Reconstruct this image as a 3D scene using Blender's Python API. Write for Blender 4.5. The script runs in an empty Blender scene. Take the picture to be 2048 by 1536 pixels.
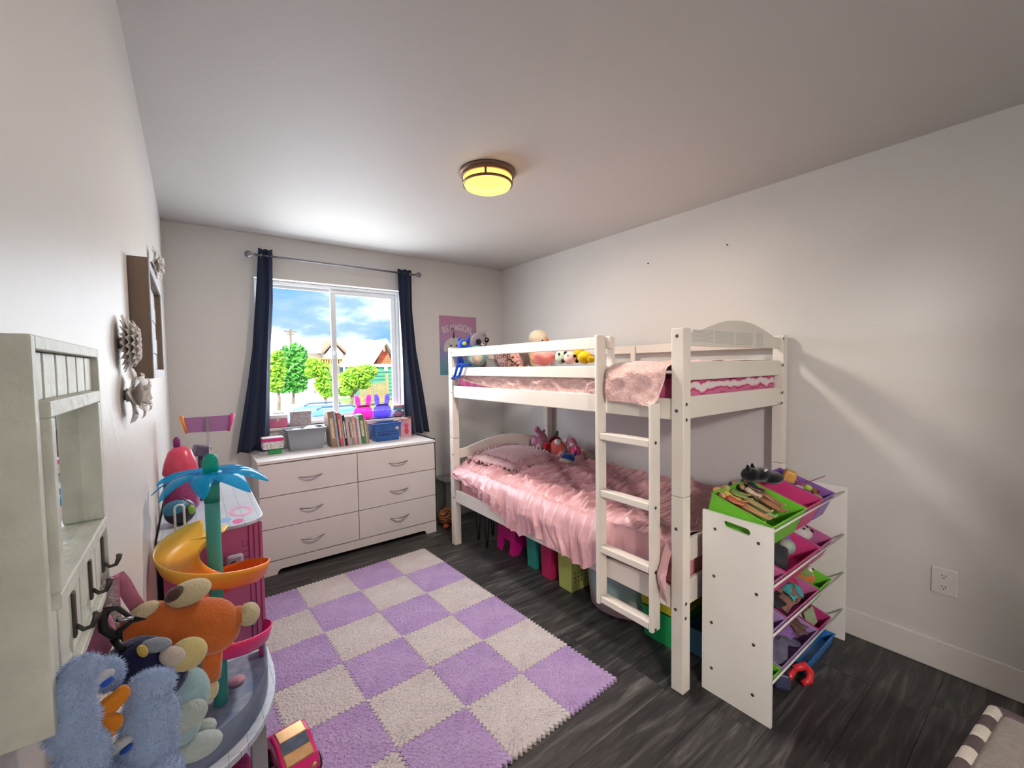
import bpy, bmesh, math, random
import numpy as np
from mathutils import Matrix, Vector, Euler, Quaternion

random.seed(7)
rng = np.random.RandomState(11)
sc = bpy.context.scene
col = sc.collection
PI = math.pi

# ------------------------------------------------------------------ camera
FPX, YAW, PIT, ROL = 853.72, 0.644637, 0.042945, -0.0149545
CAM = Vector((0.1245, -3.7506, 1.4228))
_F = Vector((math.sin(YAW)*math.cos(PIT), math.cos(YAW)*math.cos(PIT), -math.sin(PIT)))
_R = Vector((math.cos(YAW), -math.sin(YAW), 0)); _U = _R.cross(_F)
_c, _s = math.cos(ROL), math.sin(ROL)
_R, _U = _c*_R + _s*_U, -_s*_R + _c*_U
cd = bpy.data.cameras.new('camera'); cam = bpy.data.objects.new('camera', cd); col.objects.link(cam)
cd.sensor_width = 36; cd.lens = FPX/2048*36; cd.clip_start = 0.02; cd.clip_end = 400
mw = Matrix((( _R.x, _U.x, -_F.x, CAM.x), (_R.y, _U.y, -_F.y, CAM.y), (_R.z, _U.z, -_F.z, CAM.z), (0, 0, 0, 1)))
cam.matrix_world = mw
sc.camera = cam

def W(px, py, ax, val):
    """photo pixel -> world point on the plane axis ax = val"""
    d = _F + _R*((px-1024)/FPX) + _U*((768-py)/FPX)
    t = (val-CAM[ax])/d[ax]
    return CAM + d*t

# ------------------------------------------------------------------ world, sun, exposure
sc.view_settings.view_transform = 'Standard'
sc.view_settings.look = 'None'
sc.view_settings.gamma = 1.0
sc.view_settings.use_curve_mapping = False
sc.view_settings.exposure = 0.08
LAMP_W = 25.0
HALL_FILL_W = 190.0
DAY_W = 26.0
SKY = 1.5
SUN = 30.0
wd = bpy.data.worlds.new('sky'); sc.world = wd; wd.use_nodes = True
nt = wd.node_tree; nt.nodes.clear()
def N(t, ty, **kw):
    n = t.nodes.new(ty)
    for k, v in kw.items(): setattr(n, k, v)
    return n
o = N(nt, 'ShaderNodeOutputWorld'); bg = N(nt, 'ShaderNodeBackground'); bg.inputs[1].default_value = SKY
tc = N(nt, 'ShaderNodeTexCoord'); mp = N(nt, 'ShaderNodeMapping'); mp.inputs['Scale'].default_value = (1.0, 1.0, 2.6)
mp.inputs['Location'].default_value = (0.3, 0.15, 0.62)
nz = N(nt, 'ShaderNodeTexNoise'); nz.inputs['Scale'].default_value = 3.1; nz.inputs['Detail'].default_value = 7; nz.inputs['Roughness'].default_value = 0.55
rp = N(nt, 'ShaderNodeValToRGB'); e = rp.color_ramp.elements
e[0].position = 0.33; e[0].color = (0.20, 0.42, 0.85, 1)
e[1].position = 0.55; e[1].color = (3.2, 3.3, 3.4, 1)
k = e.new(0.41); k.color = (0.36, 0.52, 0.80, 1)
k = e.new(0.47); k.color = (0.75, 0.95, 1.25, 1)
nt.links.new(tc.outputs['Generated'], mp.inputs[0]); nt.links.new(mp.outputs[0], nz.inputs['Vector'])
nt.links.new(nz.outputs[0], rp.inputs[0]); nt.links.new(rp.outputs[0], bg.inputs[0]); nt.links.new(bg.outputs[0], o.inputs[0])
sl = bpy.data.lights.new('sun', 'SUN'); sl.energy = SUN; sl.angle = math.radians(2); sl.color = (1, 0.96, 0.9)
so = bpy.data.objects.new('sun', sl); col.objects.link(so); so.location = (-4, -8, 12)
so.rotation_euler = Vector((0.42, 0.62, -0.66)).to_track_quat('-Z', 'Y').to_euler()

al = bpy.data.lights.new('window_daylight', 'AREA'); al.shape = 'RECTANGLE'; al.size = 1.10; al.size_y = 1.10; al.energy = DAY_W; al.color = (0.84, 0.92, 1.0)
ao = bpy.data.objects.new('window_daylight', al); col.objects.link(ao); ao.location = (1.11, 0.066, 1.545); ao.rotation_euler = (-PI/2, 0, 0)

# ------------------------------------------------------------------ helpers
def lin(h):
    h = h.lstrip('#'); r = []
    for i in (0, 2, 4):
        c = int(h[i:i+2], 16)/255
        r.append(c/12.92 if c <= 0.04045 else ((c+0.055)/1.055)**2.4)
    return (*r, 1)

MATS = {}
def M(name, hexc, rough=0.6, var=0.10, scale=6.0, bump=0.0, bscale=120.0, metal=0.0, spec=0.4, sheen=0.0, hex2=None, emit=None, estr=0.0, stretch=None, dist=0.01):
    if name in MATS: return MATS[name]
    m = bpy.data.materials.new(name); m.use_nodes = True; t = m.node_tree
    b = t.nodes['Principled BSDF']
    b.inputs['Roughness'].default_value = rough; b.inputs['Metallic'].default_value = metal
    b.inputs['Specular IOR Level'].default_value = spec
    if sheen: b.inputs['Sheen Weight'].default_value = sheen; b.inputs['Sheen Roughness'].default_value = 0.4
    c = lin(hexc)
    tc = N(t, 'ShaderNodeTexCoord'); mp = N(t, 'ShaderNodeMapping')
    if stretch: mp.inputs['Scale'].default_value = stretch
    t.links.new(tc.outputs['Object'], mp.inputs[0])
    n = N(t, 'ShaderNodeTexNoise'); n.inputs['Scale'].default_value = scale; n.inputs['Detail'].default_value = 4
    t.links.new(mp.outputs[0], n.inputs['Vector'])
    r = N(t, 'ShaderNodeValToRGB'); el = r.color_ramp.elements
    if hex2: d = lin(hex2); c1, c2 = c, d
    else: c1 = tuple(x*(1-var) for x in c[:3])+(1,); c2 = tuple(min(1, x*(1+var)) for x in c[:3])+(1,)
    el[0].position = 0.35; el[1].position = 0.65; el[0].color = c1; el[1].color = c2
    t.links.new(n.outputs[0], r.inputs[0]); t.links.new(r.outputs[0], b.inputs['Base Color'])
    if bump:
        n2 = N(t, 'ShaderNodeTexNoise'); n2.inputs['Scale'].default_value = bscale; n2.inputs['Detail'].default_value = 3
        t.links.new(mp.outputs[0], n2.inputs['Vector'])
        bp = N(t, 'ShaderNodeBump'); bp.inputs['Strength'].default_value = bump; bp.inputs['Distance'].default_value = dist
        t.links.new(n2.outputs[0], bp.inputs['Height']); t.links.new(bp.outputs[0], b.inputs['Normal'])
    if emit: b.inputs['Emission Color'].default_value = lin(emit); b.inputs['Emission Strength'].default_value = estr
    MATS[name] = m; return m

def nodes_mat(name):
    m = bpy.data.materials.new(name); m.use_nodes = True; MATS[name] = m
    return m, m.node_tree, m.node_tree.nodes['Principled BSDF']

def clear_mat(name, hexc, opacity=0.3, rough=0.1, glow=0.0):
    """thin see-through plastic: tinted transparent + a glossy principled skin"""
    if name in MATS: return MATS[name]
    m, t, b = nodes_mat(name); c = lin(hexc)
    b.inputs['Base Color'].default_value = c; b.inputs['Roughness'].default_value = rough
    tr = N(t, 'ShaderNodeBsdfTransparent'); tr.inputs[0].default_value = tuple(0.35+0.65*x for x in c[:3])+(1,)
    tl = N(t, 'ShaderNodeBsdfTranslucent'); tl.inputs[0].default_value = c
    a = N(t, 'ShaderNodeMixShader'); a.inputs[0].default_value = 0.45
    t.links.new(b.outputs[0], a.inputs[1]); t.links.new(tl.outputs[0], a.inputs[2])
    mx = N(t, 'ShaderNodeMixShader'); mx.inputs[0].default_value = opacity
    t.links.new(tr.outputs[0], mx.inputs[1]); t.links.new(a.outputs[0], mx.inputs[2])
    t.links.new(mx.outputs[0], t.nodes['Material Output'].inputs[0])
    return m

class MB:
    def __init__(s): s.v = []; s.f = []; s.m = []; s.mi = 0
    def add(s, vs, fs):
        b = len(s.v); s.v += [tuple(x) for x in vs]
        for f in fs: s.f.append(tuple(i+b for i in f)); s.m.append(s.mi)
        return s
    def box(s, lo, hi):
        x0, y0, z0 = lo; x1, y1, z1 = hi
        if x0 > x1: x0, x1 = x1, x0
        if y0 > y1: y0, y1 = y1, y0
        if z0 > z1: z0, z1 = z1, z0
        return s.add([(x0,y0,z0),(x1,y0,z0),(x1,y1,z0),(x0,y1,z0),(x0,y0,z1),(x1,y0,z1),(x1,y1,z1),(x0,y1,z1)],
                     [(3,2,1,0),(4,5,6,7),(0,1,5,4),(1,2,6,5),(2,3,7,6),(3,0,4,7)])
    def obox(s, c, size, mat):
        h = Vector(size)*0.5; vs = []
        for z in (-1, 1):
            for x, y in ((-1,-1),(1,-1),(1,1),(-1,1)): vs.append(mat @ Vector((x*h.x, y*h.y, z*h.z)) + Vector(c))
        return s.add(vs, [(3,2,1,0),(4,5,6,7),(0,1,5,4),(1,2,6,5),(2,3,7,6),(3,0,4,7)])
    def tube(s, pts, r, n=8, closed=False, caps=True):
        pts = [Vector(p) for p in pts]; k = len(pts)
        rs = r if isinstance(r, (list, tuple)) else [r]*k
        rings = []; up = None
        for i, p in enumerate(pts):
            if closed: t = pts[(i+1) % k]-pts[i-1]
            else: t = pts[min(i+1, k-1)]-pts[max(i-1, 0)]
            t = t.normalized() if t.length > 1e-9 else Vector((0,0,1))
            if up is None:
                up = Vector((0,0,1)) if abs(t.z) < 0.9 else Vector((1,0,0))
            a = t.cross(up)
            if a.length < 1e-6: a = t.orthogonal()
            a.normalize(); b = a.cross(t).normalized(); up = b
            rings.append([p + (a*math.cos(2*PI*j/n)+b*math.sin(2*PI*j/n))*rs[i] for j in range(n)])
        vs = [q for rg in rings for q in rg]; fs = []
        for i in range(k if closed else k-1):
            i2 = (i+1) % k
            for j in range(n):
                j2 = (j+1) % n; fs.append((i*n+j, i*n+j2, i2*n+j2, i2*n+j))
        if caps and not closed: fs.append(tuple(range(n))[::-1]); fs.append(tuple((k-1)*n+j for j in range(n)))
        return s.add(vs, fs)
    def cyl(s, p0, p1, r0, r1=None, n=16): return s.tube([p0, p1], [r0, r0 if r1 is None else r1], n)
    def lathe(s, prof, c=(0,0,0), n=24, mat=None, cap=True):
        vs = []; fs = []; k = len(prof)
        for r, z in prof:
            for j in range(n):
                q = Vector((r*math.cos(2*PI*j/n), r*math.sin(2*PI*j/n), z))
                if mat is not None: q = mat @ q
                vs.append(q + Vector(c))
        for i in range(k-1):
            for j in range(n):
                j2 = (j+1) % n; fs.append((i*n+j, i*n+j2, (i+1)*n+j2, (i+1)*n+j))
        if cap: fs.append(tuple(range(n))[::-1]); fs.append(tuple((k-1)*n+j for j in range(n)))
        return s.add(vs, fs)
    def prism(s, pts, off):
        """closed outline of 3-D points, swept along off"""
        n = len(pts); o = Vector(off); a = [Vector(p) for p in pts]; b = [p+o for p in a]
        nrm = Vector((0,0,0))
        for i in range(n): nrm += a[i].cross(a[(i+1) % n])
        if nrm.dot(o) > 0: a, b = b, a
        fs = [tuple(range(n)), tuple(range(2*n-1, n-1, -1))]
        for i in range(n): j = (i+1) % n; fs.append((i, i+n, j+n, j))
        return s.add(a+b, fs)
    def ell(s, c, r, rot=None, n=18, m=12):
        vs = []; fs = []
        R = Euler([math.radians(x) for x in rot]).to_matrix() if rot else None
        for i in range(m+1):
            th = PI*i/m
            for j in range(n):
                ph = 2*PI*j/n
                q = Vector((r[0]*math.sin(th)*math.cos(ph), r[1]*math.sin(th)*math.sin(ph), r[2]*math.cos(th)))
                if R: q = R @ q
                vs.append(q+Vector(c))
        for i in range(m):
            for j in range(n):
                j2 = (j+1) % n
                if i == 0: fs.append((j, (i+1)*n+j, (i+1)*n+j2))
                elif i == m-1: fs.append((i*n+j, (i+1)*n+j, i*n+j2))
                else: fs.append((i*n+j, (i+1)*n+j, (i+1)*n+j2, i*n+j2))
        return s.add(vs, fs)
    def grid(s, P, closed_u=False):
        """P: array (nu, nv, 3)"""
        nu, nv = P.shape[:2]; fs = []
        for i in range(nu if closed_u else nu-1):
            i2 = (i+1) % nu
            for j in range(nv-1): fs.append((i*nv+j, i2*nv+j, i2*nv+j+1, i*nv+j+1))
        return s.add([tuple(q) for q in P.reshape(-1, 3)], fs)

OFF = {}
def obj(name, mb, mats, parent=None, bev=0.0, smooth=False, sub=0, remesh=0.0, solid=0.0, seg=2, weld=True, relax=3):
    if not isinstance(mats, (list, tuple)): mats = [mats]
    V = mb.v
    if parent is not None: off = OFF[parent.name]
    else:
        xs = [v[0] for v in V]; ys = [v[1] for v in V]; zs = [v[2] for v in V]
        off = Vector(((min(xs)+max(xs))/2, (min(ys)+max(ys))/2, min(zs)))
    me = bpy.data.meshes.new(name)
    me.from_pydata([(v[0]-off[0], v[1]-off[1], v[2]-off[2]) for v in V], [], mb.f)
    for m in mats: me.materials.append(m)
    if len(mats) > 1: me.polygons.foreach_set('material_index', mb.m)
    if smooth or remesh: me.polygons.foreach_set('use_smooth', [True]*len(me.polygons))
    me.update()
    ob = bpy.data.objects.new(name, me); col.objects.link(ob)
    if parent is not None: ob.parent = parent
    else: ob.location = off
    OFF[ob.name] = off
    if remesh:
        md = ob.modifiers.new('r', 'REMESH'); md.mode = 'VOXEL'; md.voxel_size = remesh; md.use_smooth_shade = True
        if relax: md = ob.modifiers.new('s', 'SMOOTH'); md.iterations = relax; md.factor = 0.5
    if solid: md = ob.modifiers.new('t', 'SOLIDIFY'); md.thickness = solid; md.offset = 0
    if bev:
        md = ob.modifiers.new('b', 'BEVEL'); md.width = bev; md.segments = seg; md.limit_method = 'ANGLE'; md.angle_limit = math.radians(35)
        md.harden_normals = False
    if sub: md = ob.modifiers.new('u', 'SUBSURF'); md.levels = sub; md.render_levels = sub
    return ob

def tag(ob, label, cat, group=None):
    ob['label'] = label; ob['category'] = cat
    if group: ob['group'] = group
    return ob
def thing(name, label, cat, loc, group=None):
    e = bpy.data.objects.new(name, None); col.objects.link(e); e.location = loc; e.empty_display_size = 0.05
    OFF[e.name] = Vector(loc); return tag(e, label, cat, group)
def struct(ob): ob['kind'] = 'structure'; return ob
def stuff(ob): ob['kind'] = 'stuff'; return ob
def quick(name, label, cat, mb, mats, group=None, **kw): return tag(obj(name, mb, mats, None, **kw), label, cat, group)
def part_label(ob, s): ob['label'] = s; return ob

def vnoise(x, y, seed=0):
    """smooth value noise on numpy arrays"""
    g = np.random.RandomState(seed).rand(64, 64)
    xi = np.floor(x).astype(int); yi = np.floor(y).astype(int); fx = x-xi; fy = y-yi
    fx = fx*fx*(3-2*fx); fy = fy*fy*(3-2*fy)
    a = g[xi % 64, yi % 64]; b = g[(xi+1) % 64, yi % 64]; c = g[xi % 64, (yi+1) % 64]; d = g[(xi+1) % 64, (yi+1) % 64]
    return (a*(1-fx)+b*fx)*(1-fy)+(c*(1-fx)+d*fx)*fy
def ridge(x, y, seed=0): return 1-np.abs(2*vnoise(x, y, seed)-1)

def fur(parent, centers, n, length, mat, droop=0.4, name='fur', wid=0.0016, seed=3):
    """tufts growing out of a set of ellipsoids, one mesh"""
    r = random.Random(seed); mb = MB()
    areas = [c[3]*c[4]+c[4]*c[5]+c[3]*c[5] for c in centers]; tot = sum(areas)
    def inv(c): return Euler([math.radians(x) for x in c[6]]).to_matrix() if len(c) > 6 and c[6] else Matrix.Identity(3)
    mats = [inv(c) for c in centers]
    for _ in range(n):
        k = r.uniform(0, tot); i = 0
        while k > areas[i] and i < len(areas)-1: k -= areas[i]; i += 1
        c = centers[i]; d = Vector((r.gauss(0,1), r.gauss(0,1), r.gauss(0,1))).normalized()
        p = mats[i] @ Vector((d.x*c[3], d.y*c[4], d.z*c[5])) + Vector(c[:3])
        nn = (mats[i] @ Vector((d.x/c[3], d.y/c[4], d.z/c[5]))).normalized()
        inside = False
        for j, q in enumerate(centers):
            if j == i: continue
            l = mats[j].transposed() @ (p-Vector(q[:3]))
            if (l.x/q[3])**2+(l.y/q[4])**2+(l.z/q[5])**2 < 0.9: inside = True; break
        if inside: continue
        g = (nn + Vector((r.uniform(-.6,.6), r.uniform(-.6,.6), r.uniform(-.6,.4)-droop))).normalized()*length*r.uniform(.6,1.2)
        w = g.cross(nn); w = (w.normalized() if w.length > 1e-9 else nn.orthogonal())*wid
        mb.add([p-w-nn*.001, p+w-nn*.001, p+g], [(0,1,2)])
    return stuff(obj(name, mb, mat, parent))

def blob(name, ells, mat, parent, vox=0.004, relax=3):
    mb = MB()
    for c in ells: mb.ell(c[:3], c[3:6], c[6] if len(c) > 6 else None)
    return obj(name, mb, mat, parent, smooth=True, remesh=vox if len(ells) > 1 else 0, relax=relax)

def rz(a): return Matrix.Rotation(math.radians(a), 3, 'Z')
def ry(a): return Matrix.Rotation(math.radians(a), 3, 'Y')
def rx(a): return Matrix.Rotation(math.radians(a), 3, 'X')
# ------------------------------------------------------------------ room shell
RW, YB, H = 2.826, -4.55, 2.44
WX0, WX1, WZ0, WZ1 = 0.53, 1.69, 0.965, 2.12
def wall_mat(name, hexc, bump, rough, scale, spec=0.5):
    m, t, b = nodes_mat(name)
    b.inputs['Roughness'].default_value = rough; b.inputs['Specular IOR Level'].default_value = spec
    tc = N(t, 'ShaderNodeTexCoord')
    n = N(t, 'ShaderNodeTexNoise'); n.inputs['Scale'].default_value = 1.3; n.inputs['Detail'].default_value = 3
    r = N(t, 'ShaderNodeValToRGB'); c = lin(hexc); el = r.color_ramp.elements
    el[0].color = tuple(x*.96 for x in c[:3])+(1,); el[1].color = tuple(min(1, x*1.02) for x in c[:3])+(1,)
    t.links.new(tc.outputs['Object'], n.inputs['Vector']); t.links.new(n.outputs[0], r.inputs[0]); t.links.new(r.outputs[0], b.inputs['Base Color'])
    # trowelled texture: low flat islands + fine roller stipple
    n1 = N(t, 'ShaderNodeTexNoise'); n1.inputs['Scale'].default_value = scale; n1.inputs['Detail'].default_value = 6; n1.inputs['Distortion'].default_value = 1.2
    r1 = N(t, 'ShaderNodeValToRGB'); r1.color_ramp.elements[0].position = 0.50; r1.color_ramp.elements[1].position = 0.62
    n2 = N(t, 'ShaderNodeTexNoise'); n2.inputs['Scale'].default_value = 160; n2.inputs['Detail'].default_value = 2
    ad = N(t, 'ShaderNodeMath', operation='MULTIPLY_ADD'); ad.inputs[1].default_value = 0.25
    t.links.new(tc.outputs['Object'], n1.inputs['Vector']); t.links.new(tc.outputs['Object'], n2.inputs['Vector'])
    t.links.new(n1.outputs[0], r1.inputs[0]); t.links.new(n2.outputs[0], ad.inputs[0]); t.links.new(r1.outputs[0], ad.inputs[2])
    bp = N(t, 'ShaderNodeBump'); bp.inputs['Strength'].default_value = bump; bp.inputs['Distance'].default_value = 0.004
    t.links.new(ad.outputs[0], bp.inputs['Height']); t.links.new(bp.outputs[0], b.inputs['Normal'])
    return m
m_wall = wall_mat('wall_paint', '#d6d4d1', 0.14, 0.45, 5)
m_ceil = wall_mat('ceiling_paint', '#c4c2bf', 0.18, 0.65, 2.2)
m_trim = M('white_trim', '#dcd8d4', 0.35, 0.02)
m_white = M('white_paint', '#f4f1ec', 0.33, 0.02, 3, 0.02, 60)

def W_(name, boxes, m):
    mb = MB()
    for a, b in boxes: mb.box(a, b)
    return struct(obj(name, mb, m))
W_('wall_left', [((-0.12, YB, 0), (0, 0.16, H))], m_wall)
W_('wall_right', [((RW, YB, 0), (RW+0.12, 0.16, H))], m_wall)
W_('wall_far', [((0, 0, 0), (RW, 0.16, WZ0)), ((0, 0, WZ1), (RW, 0.16, H)), ((0, 0, WZ0), (WX0, 0.16, WZ1)), ((WX1, 0, WZ0), (RW, 0.16, WZ1))], m_wall)
HX0, HX1, HD = 0.14, 1.16, 2.05      # unseen doorway and hall behind the camera, added to let fill light in
W_('wall_back', [((-0.12, YB-0.12, 0), (HX0, YB, H)), ((HX1, YB-0.12, 0), (RW+0.12, YB, H)), ((HX0, YB-0.12, HD), (HX1, YB, H))], m_wall)
W_('wall_added_hall', [((-0.5, YB-1.42, 0), (RW+.3, YB-1.30, H)), ((-0.62, YB-1.42, 0), (-0.5, YB-.12, H)), ((RW+.3, YB-1.42, 0), (RW+.42, YB-.12, H)), ((-.5, YB-.14, 0), (-.12, YB-.12, H)), ((RW+.12, YB-.14, 0), (RW+.3, YB-.12, H))], m_wall)
W_('ceiling_added_hall', [((-0.62, YB-1.42, H), (RW+.42, YB-.12, H+.15))], m_ceil)
W_('floor_added_hall', [((-0.62, YB-1.42, -.15), (RW+.42, YB-.12, -.001))], M('hall_carpet', '#8d857c', .95, .1, 40))
hl = thing('ceiling_lamp', 'round fill lamp added in the unseen hall behind the camera', 'ceiling lamp', (-.20, YB-.90, H-.10))  # unseen lamp, added as fill to lift the shade at lower right
obj('fill_dome', MB().lathe([(.15, H), (.15, H-.03), (.12, H-.07), (.06, H-.09), (.001, H-.095)], (-.20, YB-.90, 0), 32), M('hall_fill_glass', '#f2e6d0', .4, 0, emit='#ffe2b8', estr=3.0), hl, smooth=True)
hd_ = bpy.data.lights.new('hall_fill_light', 'POINT'); hd_.energy = HALL_FILL_W; hd_.color = (1, .93, .86); hd_.shadow_soft_size = .12
ho = bpy.data.objects.new('hall_fill_light', hd_); col.objects.link(ho); ho.parent = hl; ho.location = (0, 0, -.14)
W_('ceiling', [((-0.12, YB-0.12, H), (RW+0.12, 0.16, H+0.15))], m_ceil)
fl = W_('floor', [((-0.12, YB-0.12, -0.15), (RW+0.12, 0.16, -0.008))], M('subfloor', '#2a2828', 0.8))
# planks
def plank_mat():
    m, t, b = nodes_mat('dark_wood_plank'); b.inputs['Specular IOR Level'].default_value = 0.35
    tc = N(t, 'ShaderNodeTexCoord'); oi = N(t, 'ShaderNodeObjectInfo'); mp = N(t, 'ShaderNodeMapping')
    cx = N(t, 'ShaderNodeCombineXYZ'); mu = N(t, 'ShaderNodeMath', operation='MULTIPLY'); mu.inputs[1].default_value = 37
    t.links.new(oi.outputs['Random'], mu.inputs[0]); t.links.new(mu.outputs[0], cx.inputs[0]); t.links.new(mu.outputs[0], cx.inputs[1])
    t.links.new(cx.outputs[0], mp.inputs['Location']); mp.inputs['Scale'].default_value = (1.2, 12, 12)
    t.links.new(tc.outputs['Object'], mp.inputs[0])
    n = N(t, 'ShaderNodeTexNoise'); n.inputs['Scale'].default_value = 2.2; n.inputs['Detail'].default_value = 8; n.inputs['Roughness'].default_value = 0.7; n.inputs['Distortion'].default_value = 0.8
    t.links.new(mp.outputs[0], n.inputs['Vector'])
    r = N(t, 'ShaderNodeValToRGB'); el = r.color_ramp.elements
    el[0].position = 0.34; el[0].color = lin('#222122'); el[1].position = 0.72; el[1].color = lin('#6b6664'); k = el.new(0.52); k.color = lin('#3b3939')
    t.links.new(n.outputs[0], r.inputs[0])
    hs = N(t, 'ShaderNodeHueSaturation'); mr = N(t, 'ShaderNodeMapRange'); mr.inputs[3].default_value = 0.8; mr.inputs[4].default_value = 1.2
    t.links.new(oi.outputs['Random'], mr.inputs[0]); t.links.new(mr.outputs[0], hs.inputs['Value']); t.links.new(r.outputs[0], hs.inputs['Color'])
    t.links.new(hs.outputs[0], b.inputs['Base Color'])
    rr = N(t, 'ShaderNodeMapRange'); rr.inputs[3].default_value = 0.38; rr.inputs[4].default_value = 0.6
    t.links.new(n.outputs[0], rr.inputs[0]); t.links.new(rr.outputs[0], b.inputs['Roughness'])
    bp = N(t, 'ShaderNodeBump'); bp.inputs['Strength'].default_value = 0.25; bp.inputs['Distance'].default_value = 0.002
    t.links.new(n.outputs[0], bp.inputs['Height']); t.links.new(bp.outputs[0], b.inputs['Normal'])
    return m
m_plank = plank_mat()
PW, PL = 0.18, 1.22
row = 0; y = 0.0; cache = {}
while y > YB:
    y0 = max(y-PW, YB); x = -((row*0.47) % 1)*PL
    while x < RW:
        a, b = max(x, 0), min(x+PL, RW)
        if b-a > 0.02:
            key = (round(b-a, 3), round(y-y0, 3))
            if key not in cache:
                mb = MB().box((-key[0]/2+.0008, -key[1]/2+.0008, -.008), (key[0]/2-.0008, key[1]/2-.0008, 0))
                me = bpy.data.meshes.new('plank'); me.from_pydata(mb.v, [], mb.f); me.materials.append(m_plank); cache[key] = me
            p = bpy.data.objects.new('plank', cache[key]); col.objects.link(p); p.parent = fl
            p.location = Vector(((a+b)/2, (y+y0)/2, 0))-fl.location
        x += PL
    y -= PW; row += 1
# baseboards
def bb(name, lo, hi): return struct(obj(name, MB().box(lo, hi), m_trim, bev=0.004))
bb('baseboard_right', (RW-0.014, YB, 0), (RW, -0.014, 0.135))
bb('baseboard_far', (0.0, -0.014, 0), (RW, 0, 0.135))
bb('baseboard_left', (0, YB, 0), (0.014, -0.014, 0.135))
bb('baseboard_back', (0.014, YB, 0), (RW-0.014, YB+0.014, 0.135))

# ------------------------------------------------------------------ window
m_vinyl = M('white_vinyl', '#dfe3e8', 0.3, 0.015)
def pane_mat():
    m, t, b = nodes_mat('window_glass')
    tr = N(t, 'ShaderNodeBsdfTransparent'); tr.inputs[0].default_value = (0.97, 0.985, 0.985, 1)
    gl = N(t, 'ShaderNodeBsdfDiffuse'); gl.inputs[0].default_value = (.8, .85, .9, 1)      # a film of dust
    mx = N(t, 'ShaderNodeMixShader'); mx.inputs[0].default_value = .015; t.links.new(tr.outputs[0], mx.inputs[1]); t.links.new(gl.outputs[0], mx.inputs[2])
    t.links.new(mx.outputs[0], t.nodes['Material Output'].inputs[0]); return m
m_pane = pane_mat()
wroot = bpy.data.objects.new('window_1', None); col.objects.link(wroot); wroot.location = ((WX0+WX1)/2, 0.09, WZ0); OFF[wroot.name] = wroot.location.copy(); struct(wroot)
def frame_ring(mb, x0, x1, z0, z1, y0, y1, w):
    mb.box((x0, y0, z0), (x1, y1, z0+w)); mb.box((x0, y0, z1-w), (x1, y1, z1)); mb.box((x0, y0, z0+w), (x0+w, y1, z1-w)); mb.box((x1-w, y0, z0+w), (x1, y1, z1-w))
mb = MB(); frame_ring(mb, WX0, WX1, WZ0, WZ1, 0.07, 0.15, 0.028); obj('window_frame', mb, m_vinyl, wroot, bev=0.004)
XM = 1.115
mb = MB(); frame_ring(mb, WX0+.026, XM+.012, WZ0+.026, WZ1-.026, 0.115, 0.142, 0.022); s1 = obj('fixed_sash', mb, m_vinyl, wroot, bev=0.003)
obj('pane', MB().box((WX0+.046, 0.126, WZ0+.046), (XM-.008, 0.130, WZ1-.046)), m_pane, s1)
mb = MB(); frame_ring(mb, XM-.022, WX1-.026, WZ0+.026, WZ1-.026, 0.082, 0.112, 0.042); s2 = obj('sliding_sash', mb, m_vinyl, wroot, bev=0.004)
obj('pane', MB().box((XM+.018, 0.095, WZ0+.066), (WX1-.066, 0.099, WZ1-.066)), m_pane, s2)
obj('latch', MB().box((XM-.014, 0.070, 1.50), (XM+.004, 0.082, 1.60)).box((XM-.010, .060, 1.535), (XM, .072, 1.565)), m_vinyl, s2, bev=0.003)
struct(obj('trim_1', MB().box((WX0-.02, -0.02, WZ0-.022), (WX1+.02, 0.07, WZ0)), m_trim, bev=0.005))
SILL = WZ0

# ------------------------------------------------------------------ ceiling lamp
lc = W(975, 349, 2, 2.43); lx, ly = lc.x, lc.y
lamp = thing('ceiling_lamp', 'round flush ceiling lamp with bronze bands and glowing yellow glass', 'ceiling lamp', (lx, ly, H-0.092))
m_bronze = M('brushed_bronze', '#7d6455', 0.35, 0.08, 20, metal=0.9)
obj('ceiling_pan', MB().lathe([(.148,H), (.150,H-.006), (.145,H-.014), (.138,H-.016), (.136,H-.030), (.128,H-.032), (.10,H-.032)], (lx,ly,0), 48), m_bronze, lamp, smooth=False, bev=.001)
def lamp_glass(nm, colr, es):
    m, t, b = nodes_mat(nm)
    em = N(t, 'ShaderNodeEmission'); em.inputs[0].default_value = colr; em.inputs[1].default_value = es
    tr = N(t, 'ShaderNodeBsdfTransparent'); tr.inputs[0].default_value = (1, 0.95, 0.86, 1)
    mx = N(t, 'ShaderNodeMixShader'); mx.inputs[0].default_value = 0.62
    t.links.new(tr.outputs[0], mx.inputs[1]); t.links.new(em.outputs[0], mx.inputs[2]); t.links.new(mx.outputs[0], t.nodes['Material Output'].inputs[0]); return m
m_lg = lamp_glass('lamp_band_glass', (1.0, 0.52, 0.07, 1), 6.0); m_lg2 = lamp_glass('lamp_dome_glass', (1.0, 0.76, 0.22, 1), 2.0)
obj('glass_band', MB().lathe([(.128,H-.032), (.126,H-.058)], (lx,ly,0), 48, cap=False), m_lg, lamp, smooth=True)
mb = MB().lathe([(.124,H-.056), (.131,H-.056), (.132,H-.066), (.126,H-.068), (.122,H-.066), (.124,H-.056)], (lx,ly,0), 48, cap=False); obj('lower_ring', mb, m_bronze, lamp, smooth=True)
for a in range(4):
    t = math.radians(a*90-128)
    obj('strap', MB().obox((lx+.130*math.cos(t), ly+.130*math.sin(t), H-.045), (.005, .012, .03), Matrix.Rotation(t, 3, 'Z')), m_bronze, lamp, bev=.001)
obj('glass_diffuser', MB().lathe([(.124,H-.066), (.118,H-.076), (.10,H-.084), (.07,H-.089), (.03,H-.092), (.001,H-.092)], (lx,ly,0), 48, cap=False), m_lg2, lamp, smooth=True)
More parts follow.
